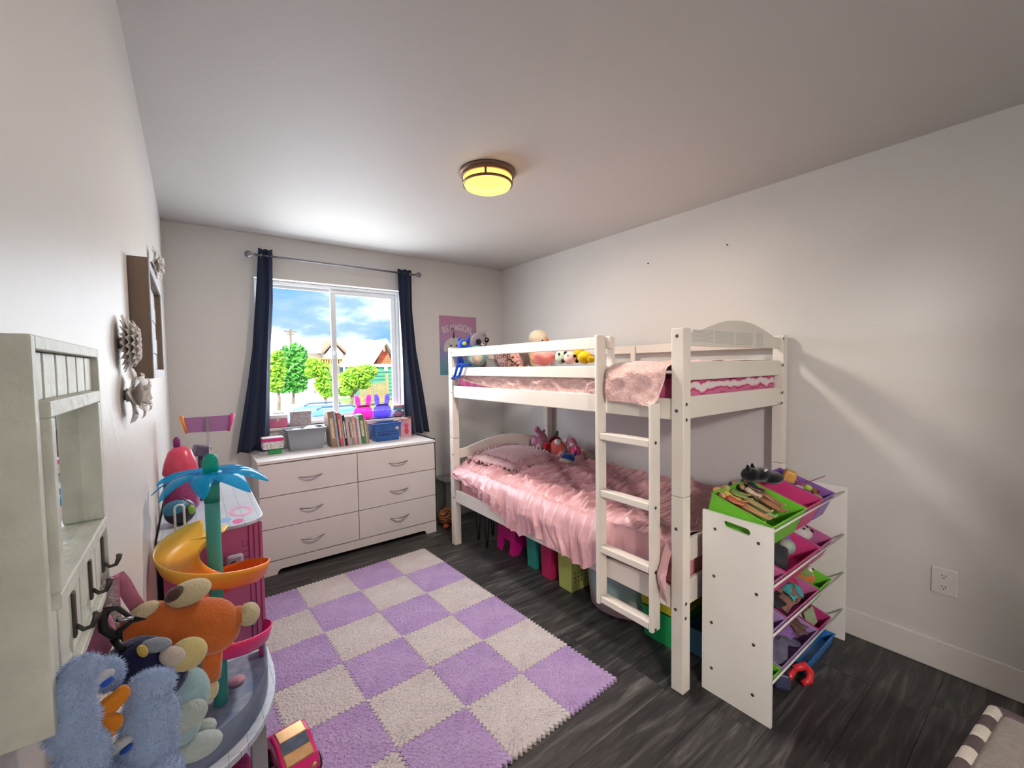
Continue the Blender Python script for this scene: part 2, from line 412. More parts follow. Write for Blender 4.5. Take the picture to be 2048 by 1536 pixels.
ld = bpy.data.lights.new('lamp_bulb', 'AREA'); ld.shape = 'DISK'; ld.size = 0.24; ld.energy = LAMP_W; ld.color = (1.0, 0.88, 0.76)
lo = bpy.data.objects.new('lamp_bulb', ld); col.objects.link(lo); lo.parent = lamp; lo.location = (0, 0, -0.004)

# ------------------------------------------------------------------ outlet, nail holes
ot = thing('wall_outlet', 'white double wall outlet above the right baseboard', 'outlet', (RW-.003, -3.405, 0.353))
obj('cover_plate', MB().box((RW-.006, -3.447, .353), (RW, -3.363, .473)), m_trim, ot, bev=.003)
m_dark = M('black_plastic', '#141416', 0.5, 0.05)
for z in (.388, .438):
    s = obj('socket', MB().lathe([(.016,0), (.016,.0025)], (RW-.006, -3.405, z), 20, ry(-90)), m_trim, ot)
    mb = MB()
    for dy, dz in ((-.006,.004), (.006,.004), (0,-.007)): mb.box((RW-.0092, -3.405+dy-.0015, z+dz-.003), (RW-.0083, -3.405+dy+.0015, z+dz+.003))
    obj('slots', mb, m_dark, s)
for i, (px, py) in enumerate(((1455, 490), (1297, 527))):
    p = W(px, py, 0, RW)
    quick('wall_nail', ['small nail in the right wall nearer the bunk bed guard end', 'small nail in the right wall further towards the window'][i], 'nail', MB().cyl((RW, p.y, p.z), (RW-.008, p.y, p.z), .0035, .0045, 10), m_dark)

# ------------------------------------------------------------------ play mat
m_mat = []
for nm, a, b in (('white_fleece', '#d6cacb', '#e0d6d6'), ('lilac_fleece', '#b898cf', '#c5a8d8')):
    m_mat.append(M(nm, a, 0.95, 0, 5, 1.0, 90, hex2=b, sheen=0.35, spec=0.1, dist=0.02))
T = 0.303; mang = math.radians(2.45)
pm = thing('foam_play_mat', 'purple and white chequered puzzle play mat on the dark floor', 'play mat', (1.523, -0.719, 0))
def wav(t):
    u = (t*13) % 1.0; w = min(1, max(-1, 2.6*math.sin(2*PI*u))); return 0.0062*w
out = []
K = 78
for i in range(K): out.append((i/K*T, wav(i/K)))
for i in range(K): out.append((T+wav(i/K), i/K*T))
for i in range(K, 0, -1): out.append((i/K*T, T+wav(i/K)))
for i in range(K, 0, -1): out.append((wav(i/K), i/K*T))
cx0 = T/2
def ring(z, ins): return [(x+(cx0-x)*ins, y+(cx0-y)*ins, z) for x, y in out]
vs = ring(0, .004)+ring(.011, .004)+ring(.0145, .018)+ring(.015, .05); n = len(out); fs = []
for k in range(3):
    for i in range(n): j = (i+1) % n; fs.append((k*n+i, k*n+j, (k+1)*n+j, (k+1)*n+i))
vs.append((cx0, cx0, .015))
for i in range(n): fs.append((3*n+i, 3*n+(i+1) % n, 4*n))
tme = []
for m in m_mat:
    me = bpy.data.meshes.new('mat_tile'); me.from_pydata(vs, [], fs); me.materials.append(m); tme.append(me)
for r in range(6):
    for c in range(5):
        t = bpy.data.objects.new('mat_tile', tme[(r+c) % 2]); col.objects.link(t); t.parent = pm
        t.location = (-(c+1)*T, -(r+1)*T, random.uniform(0, .001))
pm.rotation_euler = (0, 0, mang)
# worn pile standing on the tiles
mb = MB(); r_ = random.Random(5)
for k in range(14000):
    x, y = -r_.random()*T*5, -r_.random()*T*6
    c, r = int(-x/T), int(-y/T); mb.mi = (r+c) % 2
    p = Vector((x, y, .0145)); g = Vector((r_.uniform(-.006,.006), r_.uniform(-.006,.006), r_.uniform(.002,.006)))
    w = Vector((r_.uniform(-1,1), r_.uniform(-1,1), 0)).normalized()*.003
    mb.add([p-w, p+w, p+g], [(0,1,2)])
mb.v = [(v[0]+1.523, v[1]-.719, v[2]) for v in mb.v]
stuff(obj('pile', mb, m_mat, pm))

# ------------------------------------------------------------------ dresser
DY, DT = -0.44, 0.797
DX0, DX1 = 0.462, 1.772
dr = thing('dresser', 'wide white six drawer dresser under the window', 'dresser', ((DX0+DX1)/2, DY/2, 0))
m_lam = M('white_laminate', '#e0d9d7', 0.38, 0.02, 4)
m_nick = M('brushed_nickel', '#8d8a92', 0.32, 0.05, 30, metal=0.85)
m_gap = M('drawer_gap', '#5d5157', 0.8)
mb = MB().box((DX0, DY+.02, .0), (DX0+.018, -.03, DT-.02)).box((DX1-.018, DY+.02, .0), (DX1, -.03, DT-.02)).box((DX0+.018, -.04, .09), (DX1-.018, -.03, DT-.02)).box((DX0+.018, DY+.03, .09), (DX1-.018, DY+.04, DT-.02)).box((DX0+.018, DY+.04, .09), (DX1-.018, -.04, .10))
obj('carcass', mb, m_lam, dr)
obj('top', MB().box((DX0-.004, DY-.004, DT-.02), (DX1+.004, -.022, DT)), m_lam, dr, bev=.002)
zb = [.098, .322, .547, .772]; xm = 1.119
for r in range(3):
    for c in range(2):
        x0, x1 = ((DX0+.001, xm-.0022), (xm+.0022, DX1-.001))[c]
        d = obj('drawer', MB().box((x0, DY, zb[r]+.0026), (x1, DY+.02, zb[r+1]-.0026)), m_lam, dr, bev=.0015)
        xc = (.787, 1.445)[c]; zc = zb[r]+.107; pts = []; rad = []
        for i in range(13):
            u = i/6-1; pts.append((xc+u*.079, DY-.022*(1-u*u)-.002, zc-.006*(1-u*u)+.003)); rad.append(.0028+.0022*(1-u*u))
        obj('handle', MB().tube(pts, rad, 8), m_nick, d, smooth=True)
ol = [(DX0, 0), (DX0+.09, 0), (DX0+.10, .022), (DX0+.115, .034), (DX1-.115, .034), (DX1-.10, .022), (DX1-.09, 0), (DX1, 0), (DX1, .094), (DX0, .094)]
obj('plinth', MB().prism([(x, DY, z) for x, z in ol], (0, .02, 0)), m_lam, dr)
# ------------------------------------------------------------------ bunk bed
m_bed = M('white_bed_paint', '#e4ddd4', 0.3, 0.02, 5, 0.03, 40)
m_steel = M('bolt_steel', '#6f6c6c', 0.3, 0.05, metal=0.9)
bed = thing('bunk_bed', 'white wooden bunk bed with ladder along the right wall', 'bunk bed', (2.28, -1.755, 0))
FX0, FX1, BX0, BX1 = 1.755, 1.812, 2.745, 2.802
NY0, NY1, FY0, FY1 = -2.765, -2.708, -.802, -.745
def bolt(parent, px, py, ax, val):
    p = W(px, py, ax, val); d = Vector((0,0,0)); d[ax] = -1
    R = ry(-90) if ax == 0 else rx(90)
    obj('bolt', MB().lathe([(.0075,0), (.0075,.0012), (.006,.0022), (.003,.0022), (.003,.0008)], p, 14, R), m_steel, parent, smooth=False)
posts = {}
for nm, x0, x1, y0, y1 in (('fn', FX0, FX1, NY0, NY1), ('ff', FX0, FX1, FY0, FY1), ('bn', BX0, BX1, NY0, NY1), ('bf', BX0, BX1, FY0, FY1)):
    posts[nm+'l'] = obj('post', MB().box((x0, y0, 0), (x1, y1, .8535)), m_bed, bed, bev=.004)
    posts[nm+'u'] = obj('post', MB().box((x0, y0, .8555), (x1, y1, 1.57)), m_bed, bed, bev=.004)
for px, py in ((1354, 672), (1353, 822)): bolt(posts['fnu'], px, py, 0, FX0)
for px, py in ((1352, 1058), (1351, 1219)): bolt(posts['fnl'], px, py, 0, FX0)
for px, py in ((1373, 809), (1373, 840)): bolt(posts['fnu'], px, py, 1, NY0)
for px, py in ((1372, 1208), (1371, 1237)): bolt(posts['fnl'], px, py, 1, NY0)
for px, py in ((902, 705), (903, 785)): bolt(posts['ffu'], px, py, 0, FX0)
for px, py in ((906, 909), (907, 995)): bolt(posts['ffl'], px, py, 0, FX0)
for px, py in ((1567, 677), (1566, 730), (1565, 785), (1564, 806)): bolt(posts['bnu'], px, py, 1, NY0)
def board(name, lo, hi, b=.004): return obj(name, MB().box(lo, hi), m_bed, bed, bev=b)
for x0, x1 in ((1.764, 1.786), (2.768, 2.79)):
    board('side_rail', (x0, NY1, 1.180), (x1, FY0, 1.272)); board('side_rail', (x0, NY1, .350), (x1, FY0, .447))
board('guard_rail', (1.757, -2.376, 1.500), (1.779, FY0, 1.560)); board('guard_rail', (1.757, -2.354, 1.352), (1.779, FY0, 1.415))
board('guard_rail', (2.768, NY1, 1.500), (2.79, FY0, 1.560)); board('guard_rail', (2.768, NY1, 1.352), (2.79, FY0, 1.415))
for y in (-1.75,): board('guard_support', (2.752, y-.02, 1.272), (2.768, y+.02, 1.555))
board('guard_support', (1.7795, -2.376, 1.272), (1.795, -2.335, 1.556))
def arch_panel(y0, y1, zb, zs, zp):
    pts = [(FX1, zb), (BX0, zb), (BX0, zs)]
    L = BX0-FX1
    for i in range(1, 40):
        u = i/40; x = BX0-u*L; s = (u-.07)/.86
        h = 0 if s <= 0 or s >= 1 else math.sin(PI*s)**1.0
        pts.append((x, zs+(zp-zs)*h))
    pts.append((FX1, zs))
    return obj('arched_panel', MB().prism([(x, y0, z) for x, z in pts], (0, y1-y0, 0)), m_bed, bed, bev=.003)
ap = arch_panel(-2.748, -2.728, 1.496, 1.556, 1.626)
arch_panel(-.785, -.765, 1.48, 1.53, 1.585)
arch_panel(-.785, -.765, .690, .765, .832)
board('end_rail', (FX1, -2.748, 1.348), (BX0, -2.728, 1.430)); board('end_rail', (FX1, -2.748, 1.183), (BX0, -2.728, 1.280))
board('end_rail', (FX1, -2.748, .556), (BX0, -2.728, .656)); board('end_rail', (FX1, -2.748, .366), (BX0, -2.728, .475))
board('end_rail', (FX1, -.785, 1.183), (BX0, -.765, 1.280)); board('end_rail', (FX1, -.785, .366), (BX0, -.765, .475))
for z in (1.192, .372):
    for k in range(10): board('slat', (1.787, -2.66+k*.2, z), (2.767, -2.60+k*.2, z+.014), .002)
# printed warning label
def print_mat():
    m, t, b = nodes_mat('warning_print'); b.inputs['Roughness'].default_value = 0.5
    tc = N(t, 'ShaderNodeTexCoord'); br = N(t, 'ShaderNodeTexBrick')
    br.offset = 0.37; br.inputs['Color1'].default_value = lin('#7d7d80'); br.inputs['Color2'].default_value = lin('#a0a0a0'); br.inputs['Mortar'].default_value = lin('#e0dad2')
    br.inputs['Scale'].default_value = 1; br.inputs['Mortar Size'].default_value = .0021; br.inputs['Brick Width'].default_value = .016; br.inputs['Row Height'].default_value = .0056
    mp = N(t, 'ShaderNodeMapping'); mp.inputs['Rotation'].default_value = (PI/2, 0, 0)
    t.links.new(tc.outputs['Object'], mp.inputs[0]); t.links.new(mp.outputs[0], br.inputs[0]); t.links.new(br.outputs[0], b.inputs['Base Color']); return m
m_print = print_mat()
for x0, x1, z0, z1 in ((1.853, 2.025, 1.512, 1.566), (2.04, 2.215, 1.508, 1.570), (2.235, 2.41, 1.506, 1.568), (2.45, 2.53, 1.504, 1.572)):
    obj('warning_label', MB().box((x0, -2.7488, z0), (x1, -2.7482, z1)), m_print, ap)
# ladder (bolted to the bed)
LX0, LX1 = 1.694, 1.7545
ls = obj('ladder_stile', MB().box((LX0, -2.353, .236), (LX1, -2.332, 1.565)), m_bed, bed, bev=.005)
rs = obj('ladder_stile', MB().box((LX0, -2.657, .240), (LX1, -2.637, 1.252)), m_bed, bed, bev=.005)
for z in (1.091, .811, .532, .280): obj('ladder_rung', MB().box((LX0+.005, -2.637, z-.034), (LX1-.006, -2.353, z)), m_bed, bed, bev=.005)
for px, py in ((1311, 886), (1311, 1016), (1311, 1145), (1311, 1260)): bolt(rs, px, py, 1, -2.657)

# ------------------------------------------------------------------ mattresses and bedding
m_pinkm = M('pink_mattress', '#cf8f96', 0.9, 0.06, 6, 0.2, 200)
m_mag = M('magenta_sheet', '#c23a78', 0.85, 0.15, 14, 0.3, 30, hex2='#d873a0')
quick('mattress', 'thin mattress in pink fabric on the lower bunk', 'mattress', MB().box((1.798, -2.715, .388), (2.745, -.812, .615)), m_pinkm, bev=.03)
quick('mattress', 'mattress in magenta sheet on the upper bunk', 'mattress', MB().box((1.800, -2.715, 1.208), (2.745, -.812, 1.350)), m_mag, bev=.03)

# satin sheet on the lower bunk: top with wrinkles, long front drape
hem_px = [(918, 956), (945, 973), (962, 988), (1000, 1022), (1020, 1047), (1042, 1068), (1060, 1062), (1078, 1066), (1100, 1085), (1126, 1096), (1150, 1117), (1168, 1133), (1185, 1128), (1200, 1114), (1212, 1108), (1235, 1124), (1300, 1160), (1325, 1190), (1345, 1205)]
hy = []; hz = []
for px, py in hem_px:
    p = W(px, py, 0, 1.745); hy.append(p.y); hz.append(p.z)
hy = np.array(hy[::-1]); hz = np.array(hz[::-1])
nu, nv = 420, 190
Y = np.linspace(-2.712, -.815, nu)[:, None]*np.ones((1, nv)); S = np.linspace(0, 1, nv)[None, :]*np.ones((nu, 1))
hem = np.interp(Y, hy, hz)
tuck = np.clip((-2.31-Y)/.06, 0, 1)*np.clip((Y+2.668)/.015, 0, 1)     # behind the ladder the sheet is tucked inside the rail
hem = hem*(1-tuck) + tuck*np.maximum(hem, .452)
ZT = .632; TOP = .955
drop = ZT-hem
split = .62
s1 = np.clip(S/split, 0, 1); s2 = np.clip((S-split)/(1-split), 0, 1)
X = 2.742-s1*TOP; d = s2*drop
xf = 1.744*(1-tuck)+1.792*tuck
X = np.where(s2 > 0, xf+(1.787-xf)*np.exp(-d/.018), X)
Z = np.where(s2 > 0, ZT-d-.012*(1-np.exp(-d/.02)), ZT)
Z -= .012*np.exp(-((X-1.787)/.03)**2)*(s2 <= 0)
yw = Y + .10*(vnoise(Y*3, X*4, 1)-.5) + .25*(X-2.3)*.35
r1 = ridge(yw*11, s1*2.2+Y*.6, 2)**3; r2 = ridge(yw*21+3, s1*3.5, 3)**3; r3 = vnoise(Y*5, X*5, 4)
r4 = ridge(yw*34+7, s1*5, 14)**4
r5 = ridge(yw*17+s1*4, s1*4+Y*2, 19)**5
lump = .014*r1+.030*r2+.020*r4+.026*r5+.012*(r3-.5)
edge = np.clip((X-1.79)/.05, .35, 1)*np.clip((2.745-X)/.15, .1, 1)
Z = Z+np.where(s2 <= 0, lump*edge, 0)
fy = Y+.05*(vnoise(Y*6, s2*2, 8)-.5)*(.4+s2) + .06*s2*vnoise(Y*2, s2*0, 5)
f1 = ridge(fy*13, s2*.7+.3, 6)**2; f2 = ridge(fy*27+5, s2*1.0, 7)**2
fold = (.028*f1+.016*f2+.007*ridge(fy*48+2, s2*2.2, 17)**2)*(np.clip(s2*2.2, 0.15, 1))*(1-tuck*.85)
X = X-np.where(s2 > 0, fold-.004, 0)
end = np.clip((-.80-Y)/.02, 0, 1)
P = np.stack([X, Y, Z], -1)
m_satin = M('pink_satin', '#cf9da3', 0.36, 0.05, 9, 0.08, 60, spec=0.5, sheen=0.25, hex2='#d8aab0')
quick('satin_sheet', 'crumpled pink satin sheet hanging over the lower bunk rail', 'bed sheet', MB().grid(P), m_satin, smooth=True)
# near end corner drape between ladder and post
# ruffled pillow
pc = Vector((2.17, -1.04, .670))
pil = thing('ruffled_pillow', 'dusty pink pillow with ruffled edges on the lower bunk', 'pillow', pc)
n = 44; U, V = np.meshgrid(np.linspace(-1, 1, n), np.linspace(-1, 1, n), indexing='ij')
a_, b_ = .275, .225
th = .066*np.clip((1-np.abs(U)**3)*(1-np.abs(V)**3), 0, 1)**.55
wr = .006*(ridge(U*3+4, V*7, 21)-.5)
R = rz(14)
def pill(z): 
    q = np.stack([U*a_*(1-.05*V*V), V*b_*(1-.05*U*U), z+.035*(V+1)*.5+.02*np.abs(U)*0], -1)
    return q @ np.array(R).T + np.array(pc)
m_pil = M('dusty_pink_satin', '#c29a9e', 0.45, 0.05, 9, 0.1, 80, sheen=0.2, hex2='#cca8ab')
obj('cushion', MB().grid(pill(th+wr)).grid(pill(-.45*th)[::-1]), m_pil, pil, smooth=True)
for band in (1.0, .84):
    mb = MB(); pts0 = []
    per = []
    K = 260
    for i in range(K):
        t = i/K*4
        if t < 1: u, v = -1+2*t, -1
        elif t < 2: u, v = 1, -1+2*(t-1)
        elif t < 3: u, v = 1-2*(t-2), 1
        else: u, v = -1, 1-2*(t-3)
        per.append((u*band, v*band))
    G = np.zeros((K, 3, 3))
    for i, (u, v) in enumerate(per):
        zz = .0 if band == 1 else .066*max(0, (1-abs(u)**3)*(1-abs(v)**3))**.55
        for j in range(3):
            k = 1+((.10 if band == 1 else .055)+.03*math.sin(i*.7))*j/2
            q = Vector((u*k*a_*.97, v*k*b_*(1.0), zz+.035*(v+1)*.5 + (.014*math.sin(i*1.1)*j/2)+(.002*j if band < 1 else 0)+(.004 if band < 1 else 0)))
            G[i, j] = (R @ q)+pc
    obj('ruffle', MB().grid(G, True), m_pil, pil, smooth=True, solid=.0015)

# fluffy blanket on the upper bunk
nu, nv = 240, 90
Y = np.linspace(-2.700, -.86, nu)[:, None]*np.ones((1, nv)); S = np.linspace(0, 1, nv)[None, :]*np.ones((nu, 1))
over = np.clip((-2.362-Y)/.012, 0, 1)
hz_in = np.interp(Y, [-2.4, -1.6, -1.35, -1.15, -.95, -.86], [1.262, 1.262, 1.272, 1.288, 1.318, 1.345])
hz_out = np.interp(Y, [-2.700, -2.675, -2.64, -2.60, -2.5, -2.36], [1.35, 1.27, 1.235, 1.238, 1.245, 1.25])
hem = hz_in*(1-over)+hz_out*over
ZT = 1.372+.045*np.clip((-2.2-Y)/.15, 0, 1)
split = .66; s1 = np.clip(S/split, 0, 1); s2 = np.clip((S-split)/(1-split), 0, 1)
xe = 1.800*(1-over)+1.770*over; xf = 1.786*(1-over)+1.735*over
X = 2.735-s1*(2.735-xe); d = s2*(ZT-hem)
X = np.where(s2 > 0, xf+(xe-xf)*np.exp(-d/.015), X)
Z = np.where(s2 > 0, ZT-d, ZT)-.008*np.exp(-((X-xe)/.03)**2)*(s2 <= 0)
lm = .014*vnoise(Y*9, X*9, 31)+.012*ridge(Y*14, X*3+s2, 32)**2
Z = Z+np.where(s2 <= 0, lm, 0)*np.where(over > 0, 1, .5)
bul = (.018*ridge(Y*9+s2*.5, s2*1.5, 33)**2+.008*vnoise(Y*30, s2*6, 34))
X = X-np.where(s2 > 0, bul, 0)*(0.9+.1*over)*np.clip(s2*6, 0, 1)
P = np.stack([X, Y, Z], -1)
m_fluff = M('pink_fluff', '#ecc4c0', 0.95, 0.05, 30, 0.9, 110, sheen=0.5, hex2='#f0d0cb', spec=.1, dist=.012)
bl = quick('fluffy_blanket', 'pale pink fluffy blanket spread over the upper bunk', 'blanket', MB().grid(P), m_fluff, smooth=True)
mb = MB(); r_ = random.Random(9)
for k in range(15000):
    i = r_.randrange(nu-1); j = r_.randrange(int(nv*.62), nv-1) if k % 6 else r_.randrange(nv-1)
    p = Vector(P[i, j]); a = Vector(P[i+1, j])-p; b = Vector(P[i, j+1])-p; nn = b.cross(a)
    if nn.length < 1e-9: continue
    nn.normalize()
    if nn.z < -.2 or (s2[i, j] > 0 and nn.x > 0): nn = -nn
    p = p+a*r_.random()+b*r_.random()
    lim = .008 if (s2[i, j] > 0 and over[i, j] < .5) else .007
    g = nn*r_.uniform(.3, 1)*lim+Vector((0, r_.uniform(-.006,.006), r_.uniform(-.006,.003)))
    w = Vector((0, r_.uniform(-1,1), r_.uniform(-1,1))).normalized()*.0012
    mb.add([p-w, p+w, p+g], [(0,1,2)])
stuff(obj('fluff', mb, m_fluff, bl))
# striped throw at the near end of the upper bunk
def stripe_mat(name, cols, freq, axis, wob=.0):
    m, t, b = nodes_mat(name); b.inputs['Roughness'].default_value = .85
    tc = N(t, 'ShaderNodeTexCoord'); wv = N(t, 'ShaderNodeTexWave'); wv.bands_direction = axis; wv.inputs['Scale'].default_value = freq; wv.inputs['Distortion'].default_value = wob; wv.inputs['Detail Scale'].default_value = 2
    r = N(t, 'ShaderNodeValToRGB'); r.color_ramp.interpolation = 'CONSTANT'; el = r.color_ramp.elements
    el[0].color = lin(cols[0]); el[1].position = 1/len(cols); el[1].color = lin(cols[1])
    for i in range(2, len(cols)): k = el.new(i/len(cols)); k.color = lin(cols[i])
    t.links.new(tc.outputs['Object'], wv.inputs[0]); t.links.new(wv.outputs[1], r.inputs[0]); t.links.new(r.outputs[0], b.inputs['Base Color']); return m
m_str = stripe_mat('pink_striped_fleece', ['#c86a92', '#a8174f', '#d58cab', '#dcd3d3'], 4.5, 'Z', 3.5)
G = np.zeros((60, 14, 3))
for i in range(60):
    x = 1.815+(2.735-1.815)*i/59
    for j in range(14):
        t = j/13
        G[i, j] = (x, -2.7175-.006*math.sin(PI*t)-.001*math.sin(i*.5+t*3), 1.222+.145*t+.006*math.sin(i*.25))
quick('striped_throw', 'pink and white striped throw tucked at the ladder end of the upper bunk', 'throw', MB().grid(G), m_str, smooth=True)
# ------------------------------------------------------------------ curtains and rod
def cloth_mat(name, hexc, tl=.15, rough=.8):
    m, t, b = nodes_mat(name); b.inputs['Base Color'].default_value = lin(hexc); b.inputs['Roughness'].default_value = rough
    b.inputs['Sheen Weight'].default_value = .3
    tc = N(t, 'ShaderNodeTexCoord'); n = N(t, 'ShaderNodeTexNoise'); n.inputs['Scale'].default_value = 400; bp = N(t, 'ShaderNodeBump'); bp.inputs['Strength'].default_value = .2; bp.inputs['Distance'].default_value = .001
    t.links.new(tc.outputs['Object'], n.inputs['Vector']); t.links.new(n.outputs[0], bp.inputs['Height']); t.links.new(bp.outputs[0], b.inputs['Normal'])
    tr = N(t, 'ShaderNodeBsdfTranslucent'); tr.inputs[0].default_value = lin(hexc)
    mx = N(t, 'ShaderNodeMixShader'); mx.inputs[0].default_value = tl
    t.links.new(b.outputs[0], mx.inputs[1]); t.links.new(tr.outputs[0], mx.inputs[2]); t.links.new(mx.outputs[0], t.nodes['Material Output'].inputs[0]); return m
m_curt = cloth_mat('navy_blackout_cloth', '#2a3856', .45)
def curtain(label, prof, nf, seed, y0=-.072):
    zs = [p[0] for p in prof][::-1]; l = [p[1] for p in prof][::-1]; r = [p[2] for p in prof][::-1]
    nu, nv = 80, 60; G = np.zeros((nu, nv, 3))
    for i in range(nu):
        u = i/(nu-1)
        for j in range(nv):
            z = zs[0]+(zs[-1]-zs[0])*j/(nv-1); a = np.interp(z, zs, l); b = np.interp(z, zs, r)
            k = (zs[-1]-z)/(zs[-1]-zs[0])
            amp = .010+.016*k
            ph = 2*PI*nf*(u+.03*math.sin(z*3+seed))
            G[i, j] = (a+(b-a)*u+.004*math.sin(ph*2), y0+amp*math.sin(ph)+.006*math.sin(ph*.5+z*4+seed), z+.008*math.sin(ph)*(j == nv-1)+(.004*math.sin(ph) if j == 0 else 0))
    t = quick('curtain', label, 'curtain', MB().grid(G), m_curt, 'navy curtains at the window', smooth=True, solid=.002); return t
curtain('dark navy curtain on the left side of the window', [(2.318, .556, .651), (1.935, .527, .642), (1.57, .497, .612), (1.31, .458, .598), (.812, .372, .578)], 2.2, 1)
curtain('dark navy curtain on the poster side of the window', [(2.300, 1.634, 1.764), (1.935, 1.642, 1.758), (1.58, 1.656, 1.780), (.812, 1.676, 1.895)], 2.6, 4)
rod = thing('curtain_rod', 'thin silver curtain rod above the window', 'curtain rod', (1.13, -.072, 2.24))
obj('rod', MB().cyl((.53, -.072, 2.270), (1.80, -.072, 2.266), .008, n=12), m_nick, rod, smooth=True)
for x, s in ((.52, -1), (1.81, 1)):
    f = obj('finial', MB().lathe([(.009,0), (.011,.01), (.008,.014), (.02,.024), (.024,.038), (.02,.052), (.008,.06), (.001,.062)], (x-s*.012, -.072, 2.269), 18, ry(90*s)), m_nick, rod, smooth=True)
for x in (.575, 1.745):
    obj('bracket', MB().box((x-.006, -.078, 2.252), (x+.006, -.001, 2.260)).box((x-.012, -.006, 2.22), (x+.012, -.001, 2.29)).lathe([(.013,-.006), (.013,.006)], (x, -.072, 2.268), 14, ry(90)), m_nick, rod)

# ------------------------------------------------------------------ poster
PX0, PX1, PZ0, PZ1 = 2.070, 2.492, 1.342, 1.922
po = thing('poster', 'pink to teal poster reading BE MAGICAL with a white puppy', 'poster', ((PX0+PX1)/2, -.002, PZ0))
def grad_mat(name, stops, z0, z1, rough=.5, axis='Z'):
    """colour bands that belong to the object itself, by its own height"""
    m, t, b = nodes_mat(name); b.inputs['Roughness'].default_value = rough
    tc = N(t, 'ShaderNodeTexCoord'); sp = N(t, 'ShaderNodeSeparateXYZ'); mr = N(t, 'ShaderNodeMapRange'); mr.inputs[1].default_value = z0; mr.inputs[2].default_value = z1
    n = N(t, 'ShaderNodeTexNoise'); n.inputs['Scale'].default_value = 14; ad = N(t, 'ShaderNodeMath', operation='MULTIPLY_ADD'); ad.inputs[1].default_value = .06
    r = N(t, 'ShaderNodeValToRGB'); el = r.color_ramp.elements
    el[0].position = stops[0][0]; el[0].color = lin(stops[0][1]); el[1].position = stops[-1][0]; el[1].color = lin(stops[-1][1])
    for p, c in stops[1:-1]: k = el.new(p); k.color = lin(c)
    t.links.new(tc.outputs['Object'], sp.inputs[0]); t.links.new(sp.outputs[axis], mr.inputs[0]); t.links.new(tc.outputs['Object'], n.inputs['Vector'])
    t.links.new(n.outputs[0], ad.inputs[0]); t.links.new(mr.outputs[0], ad.inputs[2]); t.links.new(ad.outputs[0], r.inputs[0]); t.links.new(r.outputs[0], b.inputs['Base Color']); return m
m_pos = grad_mat('poster_print', [(0.02, '#4f8f99'), (.22, '#6b93ab'), (.42, '#8a86b0'), (.62, '#a884aa'), (1, '#b57f9e')], 0, .58, .4)
obj('sheet', MB().box((PX0, -.003, PZ0), (PX1, -.001, PZ1)), m_pos, po)
def flat(name, pts, m, parent, y, n=None):
    return obj(name, MB().prism([(p[0], y, p[1]) for p in pts], (0, .0006, 0)), m, parent)
def disc(cx, cz, rx_, rz_, n=24, a=0):
    return [(cx+rx_*math.cos(2*PI*i/n)*math.cos(a)-rz_*math.sin(2*PI*i/n)*math.sin(a), cz+rx_*math.cos(2*PI*i/n)*math.sin(a)+rz_*math.sin(2*PI*i/n)*math.cos(a)) for i in range(n)]
m_ink = M('white_ink', '#cfc9cb', .6); m_fur0 = M('puppy_white', '#c4c0bd', .8, .08, 30); m_navy = M('navy_ink', '#2a2740', .6)
pcx, pcz = 2.225, 1.650
flat('puppy_print', disc(pcx, pcz-.02, .085, .085), m_fur0, po, -.0037)
flat('puppy_print', disc(pcx-.078, pcz-.025, .03, .062, a=-.3), m_fur0, po, -.0040); flat('puppy_print', disc(pcx+.075, pcz-.03, .03, .06, a=.3), m_fur0, po, -.0040)
flat('puppy_print', disc(pcx, pcz-.12, .06, .09), m_fur0, po, -.0035)
for dx, dz, r in ((-.032, -.02, .011), (.032, -.02, .011), (0, -.055, .012)): flat('puppy_print', disc(pcx+dx, pcz+dz, r, r*.9, 14), m_navy, po, -.0045)
flat('puppy_print', [(pcx-.010, pcz+.055), (pcx+.010, pcz+.055), (pcx+.004, pcz+.135)], m_navy, po, -.0045)
obj('pin', MB().cyl((2.285, -.003, 1.908), (2.285, -.010, 1.908), .004, n=10), m_dark, po)
def text_mesh(s, size):
    cu = bpy.data.curves.new('t', 'FONT'); cu.body = s; cu.size = size; cu.extrude = .0004; cu.offset = size*.022; cu.align_x = 'CENTER'
    ob = bpy.data.objects.new('t', cu); col.objects.link(ob); bpy.context.view_layer.update()
    me = bpy.data.meshes.new_from_object(ob.evaluated_get(bpy.context.evaluated_depsgraph_get()))
    vs = [v.co.copy() for v in me.vertices]; fs = [tuple(p.vertices) for p in me.polygons]
    bpy.data.objects.remove(ob); bpy.data.curves.remove(cu); bpy.data.meshes.remove(me)
    return vs, fs
mb = MB(); txt = 'BE MAGICAL'; wd_ = {'I': .6, ' ': .45, 'M': 1.3}
tot = sum(wd_.get(c, 1) for c in txt); x = 0
for c in txt:
    w = wd_.get(c, 1)
    if c != ' ':
        u = (x+w/2)/tot*2-1; vs, fs = text_mesh(c, .078); R = Matrix.Rotation(-u*.30, 3, 'Y').inverted()
        q = Vector(((PX0+PX1)/2-.01+u*.162, -.0042, 1.782-.034*u*u))
        a = u*.38
        mb.add([Vector((v.x*.80*math.cos(a)+v.y*1.12*math.sin(a), -v.z, -v.x*.80*math.sin(a)+v.y*1.12*math.cos(a)))+q for v in vs], fs)
    x += w
part_label(obj('lettering', mb, m_ink, po), 'pale lettering BE MAGICAL')

